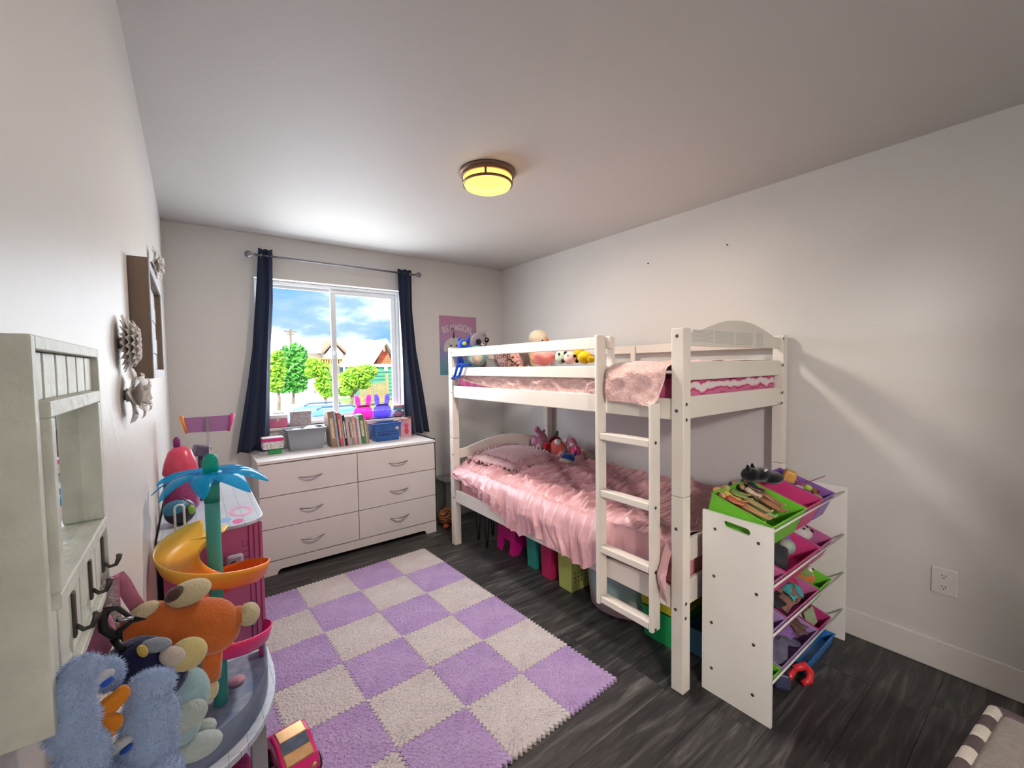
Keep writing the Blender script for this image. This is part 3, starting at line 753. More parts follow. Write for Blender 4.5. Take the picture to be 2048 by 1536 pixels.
# ------------------------------------------------------------------ things on the dresser and sill
T0 = DT
quick('soap_block', 'small green block on the dresser under the patterned box', 'block', MB().box((.560, -.20, T0), (.648, -.135, T0+.042)), M('green_wax', '#2f9a5c', .4, .1, 30), bev=.006)
pb = thing('patterned_box', 'small white scribble patterned box with pink lid on the dresser', 'box', (.59, -.18, T0+.0425))
def scribble():
    m, t, b = nodes_mat('scribble_print'); b.inputs['Roughness'].default_value = .6
    tc = N(t, 'ShaderNodeTexCoord'); n = N(t, 'ShaderNodeTexNoise'); n.inputs['Scale'].default_value = 55; n.inputs['Detail'].default_value = 1; n.inputs['Distortion'].default_value = 1.5
    r = N(t, 'ShaderNodeValToRGB'); el = r.color_ramp.elements; el[0].position = .46; el[0].color = lin('#d6d0ce'); el[1].position = .54; el[1].color = lin('#d6d0ce')
    k = el.new(.49); k.color = lin('#2c2830'); k = el.new(.515); k.color = lin('#2c2830')
    t.links.new(tc.outputs['Object'], n.inputs['Vector']); t.links.new(n.outputs[0], r.inputs[0]); t.links.new(r.outputs[0], b.inputs['Base Color']); return m
m_scr = scribble(); m_pinkp = M('hot_pink_plastic', '#c62d7c', .35, .04)
obj('body', MB().box((.520, -.225, T0+.0425), (.655, -.130, T0+.100)), m_scr, pb, bev=.004)
obj('lid', MB().box((.514, -.231, T0+.100), (.660, -.124, T0+.122)), m_pinkp, pb, bev=.004)
obj('lid_panel', MB().box((.518, -.227, T0+.1221), (.656, -.128, T0+.126)), m_scr, pb, bev=.002)
# open tapered tub helper: bottom rect, top rect, walls with thickness
def tub(lo, hi, h, z0, th, flare, rim=.0, M4=None):
    """open tapered box lo/hi = bottom xy corners; returns MB"""
    mb = MB()
    (x0, y0), (x1, y1) = lo, hi; f = flare
    def rect(z, g, i): return [(x0-g+i, y0-g+i, z), (x1+g-i, y0-g+i, z), (x1+g-i, y1+g-i, z), (x0-g+i, y1+g-i, z)]
    A = rect(z0, 0, 0); B = rect(z0+h, f, 0); vs = A+B
    if rim: vs += rect(z0+h, f+rim, 0)+rect(z0+h+.004, f+rim, 0)
    vs += rect(z0+h+(.004 if rim else 0), f, th)+rect(z0+th, 0, th)
    k = len(vs)//4; fs = [(3,2,1,0)]
    for a in range(k-1):
        for j in range(4): j2 = (j+1) % 4; fs.append((a*4+j, a*4+j2, (a+1)*4+j2, (a+1)*4+j))
    fs.append(tuple((k-1)*4+j for j in range(4)))
    if M4 is not None: vs = [M4 @ Vector(v) for v in vs]
    return mb.add(vs, fs)
m_gbin = M('grey_tin', '#8f949c', .3, .08, 5, metal=.35)
quick('storage_bin', 'tapered grey bin holding white paper on the dresser', 'bin', tub((.705, -.185), (.935, -.068), .165, T0, .003, .022, .006), m_gbin, bev=.002)
G = np.zeros((16, 10, 3))
for i in range(16):
    for j in range(10): G[i, j] = (.70+.245*i/15, -.192+.132*j/9, T0+.150+.022*math.sin(i*.45)*math.sin(j*.5+.4))
quick('crumpled_paper', 'white tissue paper lying in the grey bin', 'paper', MB().grid(G), M('tissue', '#dcd6dd', .8), smooth=True, solid=.002)
# books
bk = [(.044, .285, '#8c7567', 'thick brown'), (.013, .285, '#9aa3b5', 'pale blue grey'), (.008, .275, '#4b4650', 'thin charcoal'), (.022, .272, '#c4565c', 'coral red'), (.012, .262, '#9b9a9c', 'thin light grey'), (.019, .248, '#211d24', 'black'),
      (.020, .236, '#b49fae', 'lilac'), (.016, .234, '#b3a596', 'beige'), (.015, .230, '#8d8787', 'mid grey'), (.024, .236, '#c99a95', 'salmon pink'), (.012, .222, '#94798c', 'mauve'), (.018, .215, '#c6bfbc', 'white speckled'), (.038, .240, '#4a7a5a', 'thick green'), (.012, .205, '#b9a68c', 'sand'), (.012, .185, '#a08b78', 'short tan')]
m_page = M('book_pages', '#d9d2c4', .8, .06, 60)
xb = .994; lean = -5.5
for i, (w, h, c, nm) in enumerate(bk):
    mc = M('cover_'+nm.replace(' ', '_'), c, .55, .12, 25); dp = .135 if i < 6 else .115; yf = -.215 if i < 7 else -.205
    b = thing('book', nm+' book standing in the row on the dresser', 'book', (xb+w/2, yf+dp/2, T0), 'books standing on the dresser')
    mb = MB().box((xb, yf, T0), (xb+.0022, yf+dp, T0+h)).box((xb+w-.0022, yf, T0), (xb+w, yf+dp, T0+h)).box((xb+.0022, yf, T0), (xb+w-.0022, yf+.003, T0+h))
    obj('cover', mb, mc, b)
    obj('pages', MB().box((xb+.0022, yf+.003, T0+.003), (xb+w-.0022, yf+dp-.003, T0+h-.003)), m_page, b)
    if w > .014: obj('spine_print', MB().box((xb+w*.25, yf-.0005, T0+h*.25), (xb+w*.75, yf, T0+h*.8)), M('spine_ink_%d' % (i % 3), ['#c9b79c', '#5d4a52', '#d6cdd0'][i % 3], .6, .3, 90), b)
    b.rotation_euler = (0, math.radians(lean), 0); b.location.z += w/2*math.sin(math.radians(abs(lean)))+.0005
    xb += w+.0012
# blue basket
bs = thing('blue_basket', 'blue plastic basket filled with dolls on the dresser', 'basket', (1.455, -.14, T0))
m_blue = M('blue_plastic', '#27589c', .35, .12, 8)
obj('tub', tub((1.352, -.205), (1.548, -.075), .150, T0, .003, .020, .008), m_blue, bs, bev=.002)
for r in range(2):
    mb = MB()
    for k in range(9): mb.box((1.365+k*.0195, -.2165, T0+.052+r*.022), (1.377+k*.0195, -.2085, T0+.060+r*.022))
    obj('slot_row', mb, m_navy, bs)
obj('sticker', MB().lathe([(.016,0), (.016,.001)], (1.53, -.2215, T0+.105), 12, rx(90)), M('sticker_print', '#b9a7b4', .5, .5, 60), bs)
def doll(name, label, loc, rot, L, skin, hair, dress, group=None):
    d = thing(name, label, 'doll', (0, 0, 0), group)
    ms, mh, md = M('skin_'+skin, skin, .45, .04), M('hair_'+hair, hair, .5, .25, 60), M('dress_'+dress, dress, .6, .2, 40)
    k = L/.29
    obj('head', MB().ell((0, 0, .258*k), (.017*k, .018*k, .022*k)), ms, d, smooth=True)
    h = MB().ell((0, .006*k, .265*k), (.021*k, .019*k, .022*k)).ell((0, .013*k, .232*k), (.022*k, .010*k, .040*k)); obj('hair', h, mh, d, smooth=True)
    obj('torso', MB().lathe([(.006*k,.238*k), (.022*k,.226*k), (.019*k,.20*k), (.013*k,.18*k), (.020*k,.152*k), (.022*k,.14*k)][::-1], (0,0,0), 12), md, d, smooth=True)
    for s in (-1, 1):
        obj('arm', MB().tube([(s*.022*k,0,.225*k), (s*.032*k,-.004*k,.185*k), (s*.034*k,-.014*k,.150*k), (s*.034*k,-.018*k,.138*k)], [.0065*k,.0055*k,.0042*k,.005*k], 8), ms, d, smooth=True)
        obj('leg', MB().tube([(s*.011*k,0,.148*k), (s*.013*k,0,.078*k), (s*.012*k,0,.012*k), (s*.012*k,-.014*k,.003*k)], [.0115*k,.0085*k,.0055*k,.005*k], 8), ms, d, smooth=True)
    d.location = loc; d.rotation_euler = [math.radians(a) for a in rot]
    return d
doll('fashion_doll', 'doll with pink top lying across the blue basket', (1.385, -.15, T0+.154), (90, 0, -96), .20, '#b98363', '#5b3a2c', '#c98aa8', 'dolls in the blue basket')
doll('fashion_doll', 'brown haired doll lying head first in the blue basket', (1.540, -.115, T0+.156), (86, 0, 92), .18, '#c89270', '#6e4330', '#d6b5c4', 'dolls in the blue basket')
# pineapple box
pn = thing('pineapple_box', 'pale pink box with a red pineapple print on the dresser', 'box', (1.665, -.09, T0))
obj('box_body', MB().box((1.612, -.105, T0), (1.712, -.06, T0+.162)), M('pale_pink_card', '#d8a5b4', .6, .04), pn, bev=.002)
m_pine = M('pineapple_red', '#c94a6c', .6, .12, 50)
flat('pineapple_print', disc(1.664, T0+.052, .021, .032), m_pine, pn, -.1058)
mb = MB()
for k in range(7):
    a = math.radians(-60+20*k); L_ = .055-.003*abs(k-3)
    p = [(1.664-.006, T0+.080), (1.664+.006, T0+.080), (1.664+.5*L_*math.sin(a)+.006, T0+.082+.6*L_*math.cos(a)), (1.664+L_*math.sin(a), T0+.082+L_*math.cos(a))]
    mb.prism([(q[0], -.1058-.0001*k, q[1]) for q in p], (0, .0006, 0))
obj('pineapple_print', mb, m_pine, pn)
# sill boxes
pk = thing('pink_lunch_box', 'pink and white case with a round clasp on the window sill', 'case', (.66, .03, SILL))
obj('lower_shell', MB().box((.596, .0, SILL), (.724, .06, SILL+.070)), M('rose_plastic', '#c4678a', .4, .05), pk, bev=.006)
obj('upper_shell', MB().box((.596, .0, SILL+.071), (.724, .06, SILL+.100)), M('white_plastic', '#dcdadb', .35, .03), pk, bev=.006)
obj('clasp', MB().lathe([(.012,0), (.012,.004), (.008,.006)], (.652, .0, SILL+.062), 18, rx(90)), M('cream_plastic', '#c9b9a8', .4), pk)
obj('handle', MB().tube([(.63, .03, SILL+.100), (.632, .03, SILL+.112), (.70, .03, SILL+.112), (.702, .03, SILL+.100)], .004, 8), m_dark, pk, smooth=True)
gb = thing('script_box', 'grey keepsake box with faded handwriting on the window sill', 'box', (.815, .03, SILL))
m_scrb = M('faded_script', '#8f8486', .7, 0, 45, hex2='#a89da0')
obj('box_body', MB().box((.742, .004, SILL), (.895, .062, SILL+.088)), m_scrb, gb, bev=.002)
obj('lid', MB().box((.739, .001, SILL+.0885), (.898, .065, SILL+.116)), m_scrb, gb, bev=.002)
def bag(label, x0, hexc, hexd, y):
    m = clear_mat('jelly_'+hexc[1:], hexc, .40, .2); mdk = M('jelly_dark_'+hexd[1:], hexd, .4); cx_ = x0+.083
    b = thing('bunny_bag', label, 'bag', (cx_, y, SILL), 'bunny ear bags on the sill')
    body = obj('body', MB().prism([(cx_+.083*(abs(math.cos(a))**.7)*(1 if math.cos(a) > 0 else -1), y-.012, SILL+.062+.062*(abs(math.sin(a))**.8)*(1 if math.sin(a) > 0 else -1)) for a in [2*PI*i/40 for i in range(40)]], (0, .024, 0)), m, b, bev=.005)
    obj('flap', MB().prism([(cx_+.062*math.cos(a), y-.014, SILL+.112+.022*math.sin(a)) for a in [PI*i/16 for i in range(17)]], (0, .028, 0)), mdk, b, bev=.003)
    for s in (-1, 1):
        e_ = obj('ear', MB().prism([(cx_+s*.047+.023*math.copysign(abs(math.cos(a))**.6, math.cos(a))+.007*s*math.sin(a), y-.006, SILL+.168+.052*math.copysign(abs(math.sin(a))**.75, math.sin(a))) for a in [2*PI*i/28 for i in range(28)]], (0, .012, 0)), m, b, bev=.002)
        obj('eyelet', MB().tube([(cx_+s*.047+.011*math.cos(t*.524), y-.0095, SILL+.180+.011*math.sin(t*.524)) for t in range(12)], .0022, 6, closed=True), mdk, e_, smooth=True)
    for k in range(22):
        u = k/21*2-1
        obj('chain_bead', MB().ell((cx_+u*.042, y-.0155, SILL+.045+.075*abs(u)**1.25), (.0026, .0026, .0026), n=8, m=6), mdk, b, smooth=True)
    return b
bag('translucent pink bag with bunny ears on the window sill', 1.243, '#e23fb4', '#b3206e', .035)
bag('translucent purple bag with bunny ears on the window sill', 1.413, '#7a68dd', '#5a3fa8', .035)
m_sg = M('mauve_plastic', '#a07394', .4, .08)
quick('glasses_case', 'mauve oval case lying at the end of the window sill', 'case', MB().ell((1.645, .025, SILL+.032), (.050, .028, .031)), m_sg, smooth=True)
quick('small_box', 'flat teal and pink box on top of the mauve case', 'box', MB().box((1.59, .0, SILL+.066), (1.688, .055, SILL+.112)), grad_mat('teal_pink_card', [(0, '#57a0b4'), (.48, '#57a0b4'), (.52, '#c07a9c'), (1, '#d0a0b4')], 0, .05), bev=.003)
# clutter beside the dresser
quick('black_board', 'slim black board standing between dresser and bed', 'board', MB().box((1.782, -.40, 0), (1.800, -.03, .80)), m_dark, bev=.003)
ns = thing('side_cabinet', 'small grey plastic cabinet in the corner behind the bed post', 'cabinet', (2.15, -.13, 0))
m_gcab = M('grey_cabinet', '#8f938e', .6, .06)
obj('carcass', MB().box((1.985, -.22, .0), (2.30, -.03, .335)), m_gcab, ns, bev=.01); obj('top', MB().box((1.965, -.245, .336), (2.32, -.02, .360)), m_gcab, ns, bev=.008)
obj('drawer_pull', MB().tube([(2.03+.012*i, -.222-.02*math.sin(PI*i/10), .27-.018*math.sin(PI*i/10)) for i in range(11)], .008, 8), m_white, ns, smooth=True)
tg = thing('striped_plush_ball', 'orange tiger striped plush ball on the floor behind the bed post', 'plush toy', (1.925, -.36, 0))
m_tig = stripe_mat('tiger_stripes', ['#a8713c', '#b98848', '#8c3f28', '#3a1d1a'], 12, 'Z', 9)
obj('body', MB().ell((1.925, -.36, .080), (.092, .085, .080)), m_tig, tg, smooth=True)
for s in (-1, 1): obj('foot', MB().ell((1.925+s*.05, -.43, .018), (.03, .028, .017)), M('tiger_foot', '#b0502c', .9), tg, smooth=True)
# ------------------------------------------------------------------ plush toys
def pr(c, npx): return npx*((Vector(c)-CAM).dot(_F))/FPX
def pe(px, py, ax, val, w, h, dep=1.0, rot=None):
    c = W(px, py, ax, val); a = pr(c, w); b = pr(c, h)
    return (c.x, c.y, c.z, a*dep, a, b) + ((rot,) if rot else ())
def plush(name, label, cat, loc, group=None): return thing(name, label, cat, loc, group)
def F(hexc, nm=None): return M('plush_'+hexc[1:], hexc, .95, .06, 25, .5, 220, sheen=.4, spec=.1, dist=.006)
def face_eye(parent, c, r, m, d=(-.55, -.83, 0), fl=.5):
    return obj('eye', MB().ell(c, (r, r, r)), m, parent, smooth=True)
TOWARD = lambda c: (CAM-Vector(c)).normalized()
def eye_on(parent, px, py, ell, rpx, m, name='eye'):
    """small bead on the camera side of an ellipsoid part"""
    c = Vector(ell[:3]); d = _F+_R*((px-1024)/FPX)+_U*((768-py)/FPX)
    q = CAM-c; R3 = ell[3:6]
    A = sum((d[i]/R3[i])**2 for i in range(3)); B = 2*sum(d[i]*q[i]/R3[i]**2 for i in range(3)); C_ = sum((q[i]/R3[i])**2 for i in range(3))-1
    D = B*B-4*A*C_
    t = (-B-math.sqrt(D))/(2*A) if D > 0 else -B/(2*A)
    p = CAM+d*t; r = pr(p, rpx)
    return obj(name, MB().ell(p, (r, r, r), n=12, m=8), m, parent, smooth=True)
m_eye = M('eye_black', '#0e0e10', .15, 0, spec=.8); m_eyew = M('eye_white', '#e4e2df', .4)
TOPZ = 1.392
GU = 'soft toys on the upper bunk'; GL = 'soft toys in the lower bunk corner'
# blue cat, legs through the guard rails
mb_ = F('#1d4fc0'); c = W(922, 720, 0, 1.80)
t = plush('plush_cat', 'bright blue plush cat with dangling legs on the guard rail', 'plush toy', (c.x, c.y, 1.40), GU)
hd = pe(928, 690, 0, 1.815, 15, 12, .8); body = (1.808, W(920, 715, 0, 1.808).y, 1.455, .022, .030, .055)
obj('head', MB().ell(hd[:3], hd[3:6]), mb_, t, smooth=True)
for dpx, hpx in ((-9, 674), (9, 668)):
    p = W(928+dpx, 682, 0, 1.815); q = W(928+dpx*1.25, hpx, 0, 1.815); obj('ear', MB().cyl(p, q, .014, .002, 10), mb_, t, smooth=True)
obj('body', MB().ell(body[:3], body[3:6]), mb_, t, smooth=True)
e1 = eye_on(t, 929, 687, hd, 4.2, M('eye_yellow', '#d8c23a', .3)); eye_on(t, 929, 687.5, (hd[0], hd[1], hd[2], hd[3]*1.12, hd[4]*1.12, hd[5]*1.12), 1.8, m_eye, 'pupil')
for a, b in (((915, 735), (908, 755)), ((925, 733), (918, 752))):
    k = W(*a, 0, 1.738); f = W(*b, 0, 1.735)
    obj('leg', MB().tube([(1.81, k.y, 1.432), (1.765, k.y, 1.436), (1.738, k.y, 1.43), ((k.x+f.x)/2, (k.y+f.y)/2, (k.z+f.z)/2), f], [.012,.012,.011,.010,.011], 8), mb_, t, smooth=True)
    obj('foot', MB().ell((f.x-.008, f.y, f.z-.006), (.018, .020, .012)), mb_, t, smooth=True)
p = W(937, 700, 0, 1.79); obj('arm', MB().tube([(1.81, body[1]-.02, 1.49), (1.805, body[1]-.045, 1.455), (1.80, body[1]-.05, 1.425)], [.011, .010, .012], 8), mb_, t, smooth=True)
# raccoon
hd = pe(958, 682, 0, 1.965, 20, 17, .8); t = plush('plush_raccoon', 'grey plush raccoon with black eye patches on the upper bunk', 'plush toy', (hd[0], hd[1], TOPZ), GU)
gy = F('#7a7078'); obj('head', MB().ell(hd[:3], hd[3:6]), gy, t, smooth=True)
blob('body', [(hd[0]+.02, hd[1], TOPZ+.055, .042, .045, .055), (hd[0]+.02, hd[1], TOPZ+.10, .036, .036, .05)], gy, t)
for a, b in ((944, 668), (968, 664)): c = W(a, b, 0, 1.975); obj('ear', MB().cyl((c.x, c.y, c.z-.03), (c.x, c.y, c.z+.01), .018, .003, 10), gy, t, smooth=True)
for a, b in ((957, 683), (973, 680)): eye_on(t, a, b, hd, 5.5, M('patch_black', '#1b191c', .9), 'eye_patch'); eye_on(t, a+.5, b-1, (hd[0], hd[1], hd[2], hd[3]*1.2, hd[4]*1.2, hd[5]*1.2), 1.2, m_eyew)
eye_on(t, 966, 689, hd, 4, F('#d8ccc6'), 'muzzle'); eye_on(t, 967, 687, (hd[0], hd[1], hd[2], hd[3]*1.16, hd[4]*1.16, hd[5]*1.16), 1.6, m_eye, 'nose')
# teal bird
bd = pe(954, 712, 0, 1.89, 23, 21, .8); t = plush('plush_bird', 'round teal plush bird with cream belly on the upper bunk', 'plush toy', (bd[0], bd[1], TOPZ), GU)
obj('body', MB().ell(bd[:3], bd[3:6]), F('#6fb3b4'), t, smooth=True)
eye_on(t, 953, 716, (bd[0], bd[1], bd[2], bd[3]*.80, bd[4]*.80, bd[5]*.80), 13, F('#cfc4ae'), 'belly')
# patterned throw pillow
def rect_pillow(name, label, c, a, b, th, rot, mat, tilt=0, group=None, cat='pillow'):
    n = 26; U, V = np.meshgrid(np.linspace(-1, 1, n), np.linspace(-1, 1, n), indexing='ij')
    h = th*np.clip((1-np.abs(U)**3)*(1-np.abs(V)**3), 0, 1)**.55; R = np.array(rz(rot) @ rx(tilt))
    def s(z): return np.stack([U*a*(1-.06*V*V), V*b*(1-.06*U*U), z], -1) @ R.T + np.array(c)
    return quick(name, label, cat, MB().grid(s(h)).grid(s(-h)[::-1]), mat, group, smooth=True)
def vein_mat():
    m, t, b = nodes_mat('petal_print'); b.inputs['Roughness'].default_value = .85
    tc = N(t, 'ShaderNodeTexCoord'); v = N(t, 'ShaderNodeTexVoronoi'); v.feature = 'DISTANCE_TO_EDGE'; v.inputs['Scale'].default_value = 15
    nz_ = N(t, 'ShaderNodeTexNoise'); nz_.inputs['Scale'].default_value = 9; va = N(t, 'ShaderNodeMixRGB'); va.blend_type = 'ADD'; va.inputs[0].default_value = .35
    r = N(t, 'ShaderNodeValToRGB'); el = r.color_ramp.elements; el[0].position = .03; el[0].color = lin('#3a2428'); el[1].position = .09; el[1].color = lin('#c89a92')
    t.links.new(tc.outputs['Object'], nz_.inputs['Vector']); t.links.new(tc.outputs['Object'], va.inputs[1]); t.links.new(nz_.outputs[1], va.inputs[2]); t.links.new(va.outputs[0], v.inputs['Vector']); t.links.new(v.outputs[0], r.inputs[0]); t.links.new(r.outputs[0], b.inputs['Base Color']); return m
pc_ = W(1018, 717, 0, 1.90)
rect_pillow('printed_pillow', 'pink pillow printed with dark veined petals on the upper bunk', (1.90, pc_.y, TOPZ+.072), .155, .10, .065, 70, vein_mat(), 60)
c = W(1022, 689, 0, 2.15)
t = plush('furry_toy', 'grey brown furry toy lying behind the printed pillow', 'plush toy', (2.15, c.y, TOPZ), GU)
el_ = [(2.15, c.y+.12-.08*k, TOPZ+.085+.02*k*(k < 2), .06, .07, .085) for k in range(4)]
m_gf = F('#6b5d5c'); blob('body', el_, m_gf, t, .006); fur(t, el_, 2600, .02, m_gf, .2)
# peach and orange plush ball
bd = pe(1088, 715, 0, 1.87, 26, 16, .8); t = plush('plush_ball', 'round peach and orange plush on the upper bunk', 'plush toy', (bd[0], bd[1], TOPZ), GU)
b2 = pe(1073, 713, 0, 1.895, 14, 15, .8)
obj('body', MB().ell(bd[:3], bd[3:6]), F('#e58a86'), t, smooth=True); obj('side', MB().ell(b2[:3], b2[3:6]), F('#d9834a'), t, smooth=True)
eye_on(t, 1075, 712, b2, 3.5, F('#8d5b7a'), 'spot')
# duck
hd = pe(1076, 676, 0, 2.30, 20, 17, .9); t = plush('plush_duck', 'cream plush duck with an orange beak on the upper bunk', 'plush toy', (hd[0], hd[1], TOPZ), GU)
cr = F('#d9cdb4'); blob('body', [(hd[0], hd[1], TOPZ+.07, .085, .085, .07), (hd[0], hd[1], TOPZ+.12, .05, .05, .06), hd], cr, t)
eye_on(t, 1094, 679, hd, 4, F('#d0744a'), 'beak'); eye_on(t, 1085, 681, hd, 1.6, m_eye)
# pale green toy with spots
b1 = pe(1122, 714, 0, 1.87, 13, 15, .8); b2 = pe(1140, 716, 0, 1.88, 14, 13, .8)
t = plush('spotted_cow_plush', 'white and pink plush cow with black spots on the upper bunk', 'plush toy', ((b1[0]+b2[0])/2, (b1[1]+b2[1])/2, TOPZ), GU)
obj('head', MB().ell(b1[:3], b1[3:6]), F('#bcd0bd'), t, smooth=True); obj('body', MB().ell(b2[:3], b2[3:6]), F('#e0bcb4'), t, smooth=True)
for a, b, r, e_ in ((1118, 708, 2.5, b1), (1126, 722, 4, b1), (1131, 706, 3.5, b2), (1149, 712, 3.5, b2), (1154, 722, 4, b2), (1136, 711, 1.5, b2)): eye_on(t, a, b, e_, r, M('patch_black', '#1b191c', .9), 'spot')
# yellow toy
b1 = pe(1170, 715, 0, 1.86, 17, 13, .8); b2 = pe(1148, 708, 0, 1.94, 14, 14, .8)
t = plush('yellow_plush', 'bright yellow plush toy next to the ladder on the upper bunk', 'plush toy', (b1[0], b1[1], TOPZ), GU)
obj('body', MB().ell(b1[:3], b1[3:6]), F('#dcb71f'), t, smooth=True)
b3 = pe(1158, 706, 0, 1.92, 13, 13, .8); obj('head', MB().ell(b3[:3], b3[3:6]), F('#dcb71f'), t, smooth=True)
b4 = pe(1182, 719, 0, 1.835, 9, 7, .8); obj('paw', MB().ell(b4[:3], b4[3:6]), F('#dcb71f'), t, smooth=True)

# lower bunk corner (all resting on the sheet, depth from where they touch it)
LZ = .650
c = W(1084, 905, 2, LZ); y = c.y; t = plush('plush_pig', 'pale pink plush pig with raised snout on the lower bunk', 'plush toy', (c.x, y, LZ), GL)
pkm = F('#c98ba8')
blob('body', [pe(1087, 889, 1, y, 12, 13), pe(1085, 876, 1, y, 10, 11), pe(1079, 868, 1, y-.015, 8, 9)], pkm, t, .005)
sn = pe(1074, 859, 1, y-.03, 6.5, 6.5); obj('snout', MB().ell(sn[:3], sn[3:6]), pkm, t, smooth=True)
for a, b in ((1071.5, 859), (1075, 858)): eye_on(t, a, b, sn, 1.2, M('nostril', '#8c4f6d', .8), 'nostril')
obj('ear', MB().ell(pe(1088, 862, 1, y, 3, 4)[:3], (.012, .008, .016)), M('ear_dark', '#7d4b66', .9), t, smooth=True)
a = pe(1069, 884, 1, y-.01, 7, 9); obj('arm', MB().ell(a[:3], a[3:6]), pkm, t, smooth=True)
b = pe(1079, 892, 1, y-.05, 8, 6.5); obj('leg', MB().ell(b[:3], b[3:6]), F('#c8a0a8'), t, smooth=True)
c = W(1112, 905, 2, LZ); y = c.y+.04; t = plush('berry_plush', 'dark red round plush with green stalk on the lower bunk', 'plush toy', (c.x, y, LZ), GL)
a = pe(1111, 889, 1, y, 14, 18); obj('body', MB().ell(a[:3], a[3:6]), F('#7a1f3a'), t, smooth=True); b = pe(1113, 868, 1, y, 4, 7); obj('stalk', MB().ell(b[:3], b[3:6], (0, 25, 0)), F('#5d6b52'), t, smooth=True)
a = pe(1095, 893, 1, -1.02, 9, 9); quick('red_plush', 'small red plush ball between the pig and the one eyed toy', 'plush toy', MB().ell(a[:3], a[3:6]), F('#b3202e'), GL, smooth=True)
c = W(1117, 912, 2, LZ); y = c.y+.03; a = pe(1115, 895, 1, y, 15, 17); t = plush('one_eyed_plush', 'orange pink plush with one large eye on the lower bunk', 'plush toy', (a[0], a[1], LZ), GL)
obj('body', MB().ell(a[:3], a[3:6]), F('#cf6a62'), t, smooth=True); eye_on(t, 1115, 884, a, 6.5, m_eyew); eye_on(t, 1115, 881, (a[0], a[1], a[2], a[3]*1.3, a[4]*1.3, a[5]*1.3), 1.8, m_eye, 'pupil')
y = -1.17; a = pe(1142, 890, 1, y, 15, 16, .7); t = plush('plush_owl', 'pink plush owl with round white eyes on the lower bunk', 'plush toy', (a[0], a[1], LZ), GL)
obj('body', MB().ell(a[:3], a[3:6]), F('#c9829a'), t, smooth=True); eye_on(t, 1132, 883, a, 5, m_eyew); eye_on(t, 1145, 890, a, 5, m_eyew, 'eye'); eye_on(t, 1138, 894, a, 4, F('#bfa388'), 'beak')
for q, w in (((1132, 884), 1.3), ((1144, 892), 1.3)): eye_on(t, *q, (a[0], a[1], a[2], a[3]*1.3, a[4]*1.3, a[5]*1.3), w, m_eye, 'pupil')
y = -1.30; a = pe(1152, 903, 1, y, 11, 12, .8); t = plush('hot_pink_plush', 'hot pink plush with white fin tips on the lower bunk', 'plush toy', (a[0], a[1], LZ), GL)
obj('body', MB().ell(a[:3], a[3:6]), F('#e0447c'), t, smooth=True); b = pe(1166, 905, 1, y, 6, 8); obj('wing', MB().ell(b[:3], b[3:6]), F('#cfc3bd'), t, smooth=True)
c = pe(1151, 896, 1, y-.06, 2, 4); obj('horn', MB().cyl((c[0], c[1], c[2]-.01), (c[0], c[1], c[2]+.016), .006, .001, 8), m_eyew, t)
y = -1.40; a = pe(1136, 916, 1, y, 16, 10, .8); t = plush('plush_whale', 'small navy blue plush whale with pale belly on the lower bunk', 'plush toy', (a[0], a[1], LZ), GL)
obj('body', MB().ell(a[:3], a[3:6]), F('#1e3e7c'), t, smooth=True); b = pe(1133, 921, 1, y-.005, 14, 6); obj('belly', MB().ell(b[:3], b[3:6]), F('#b9b49e'), t, smooth=True)
b = pe(1151, 907, 1, y, 3, 6); obj('tail', MB().ell(b[:3], b[3:6], (0, 30, 0)), F('#1e3e7c'), t, smooth=True); eye_on(t, 1127, 919, a, 1.3, m_eyew)
y = -1.42; a = pe(1180, 917, 1, y, 11, 15, .8); el_ = [a]; t = plush('fuzzy_beige_toy', 'fuzzy beige toy near the wall on the lower bunk', 'plush toy', (a[0], a[1], LZ), GL)
m_bg = F('#a08a82'); obj('body', MB().ell(a[:3], a[3:6]), m_bg, t, smooth=True); fur(t, el_, 900, .018, m_bg, .2)

# ------------------------------------------------------------------ under the bed
def pbin(name, label, y0, y1, x0, x1, h, mat, holes=0, taper=.008):
    t = thing(name, label, 'bin', ((x0+x1)/2, (y0+y1)/2, 0), 'plastic bins under the bed')
    obj('tub', tub((x0+taper, y0+taper), (x1-taper, y1-taper), h, 0, .003, taper, .004), mat, t, bev=.008)
    for k in range(holes):
        r = k//6; c_ = k % 6
        obj('hole', MB().lathe([(.0045,0), (.0045,.0012)], (x0+.035+c_*.03, y0+taper*.55-.002*r*.3, .06+r*.03), 10, rx(90)), m_dark, t)
    return t
bp_ = thing('magenta_stool', 'magenta plastic step stool with a cut out side under the bed', 'stool', (2.12, -1.15, 0))
m_mg = M('magenta_plastic', '#c3187e', .35, .04)
for yy in (-1.045, -1.255):
    ol = [(1.995, 0), (2.05, 0), (2.075, .045), (2.16, .045), (2.185, 0), (2.25, 0), (2.235, .2), (2.01, .2)]
    obj('side_panel', MB().prism([(x, yy, z) for x, z in ol], (0, .012, 0)), m_mg, bp_, bev=.003)
ol = [(-1.045, 0), (-1.10, 0), (-1.10, .03), (-1.11, .035), (-1.11, .10), (-1.20, .10), (-1.20, .035), (-1.19, .03), (-1.19, 0), (-1.243, 0), (-1.243, .2), (-1.045, .2)]
obj('front_panel', MB().prism([(1.995+.015*z/.2, y, z) for y, z in ol], (.010, 0, 0)), m_mg, bp_)
obj('step', MB().box((2.0, -1.26, .2), (2.245, -1.03, .222)), m_mg, bp_, bev=.006)
pbin('plastic_bin', 'narrow teal plastic bin under the bed', -1.515, -1.412, 1.985, 2.28, .33, M('teal_plastic', '#2f8f86', .45, .06))
pbin('plastic_bin', 'narrow raspberry red plastic bin under the bed', -1.698, -1.585, 1.968, 2.27, .33, M('raspberry_plastic', '#bb2a5e', .45, .06))
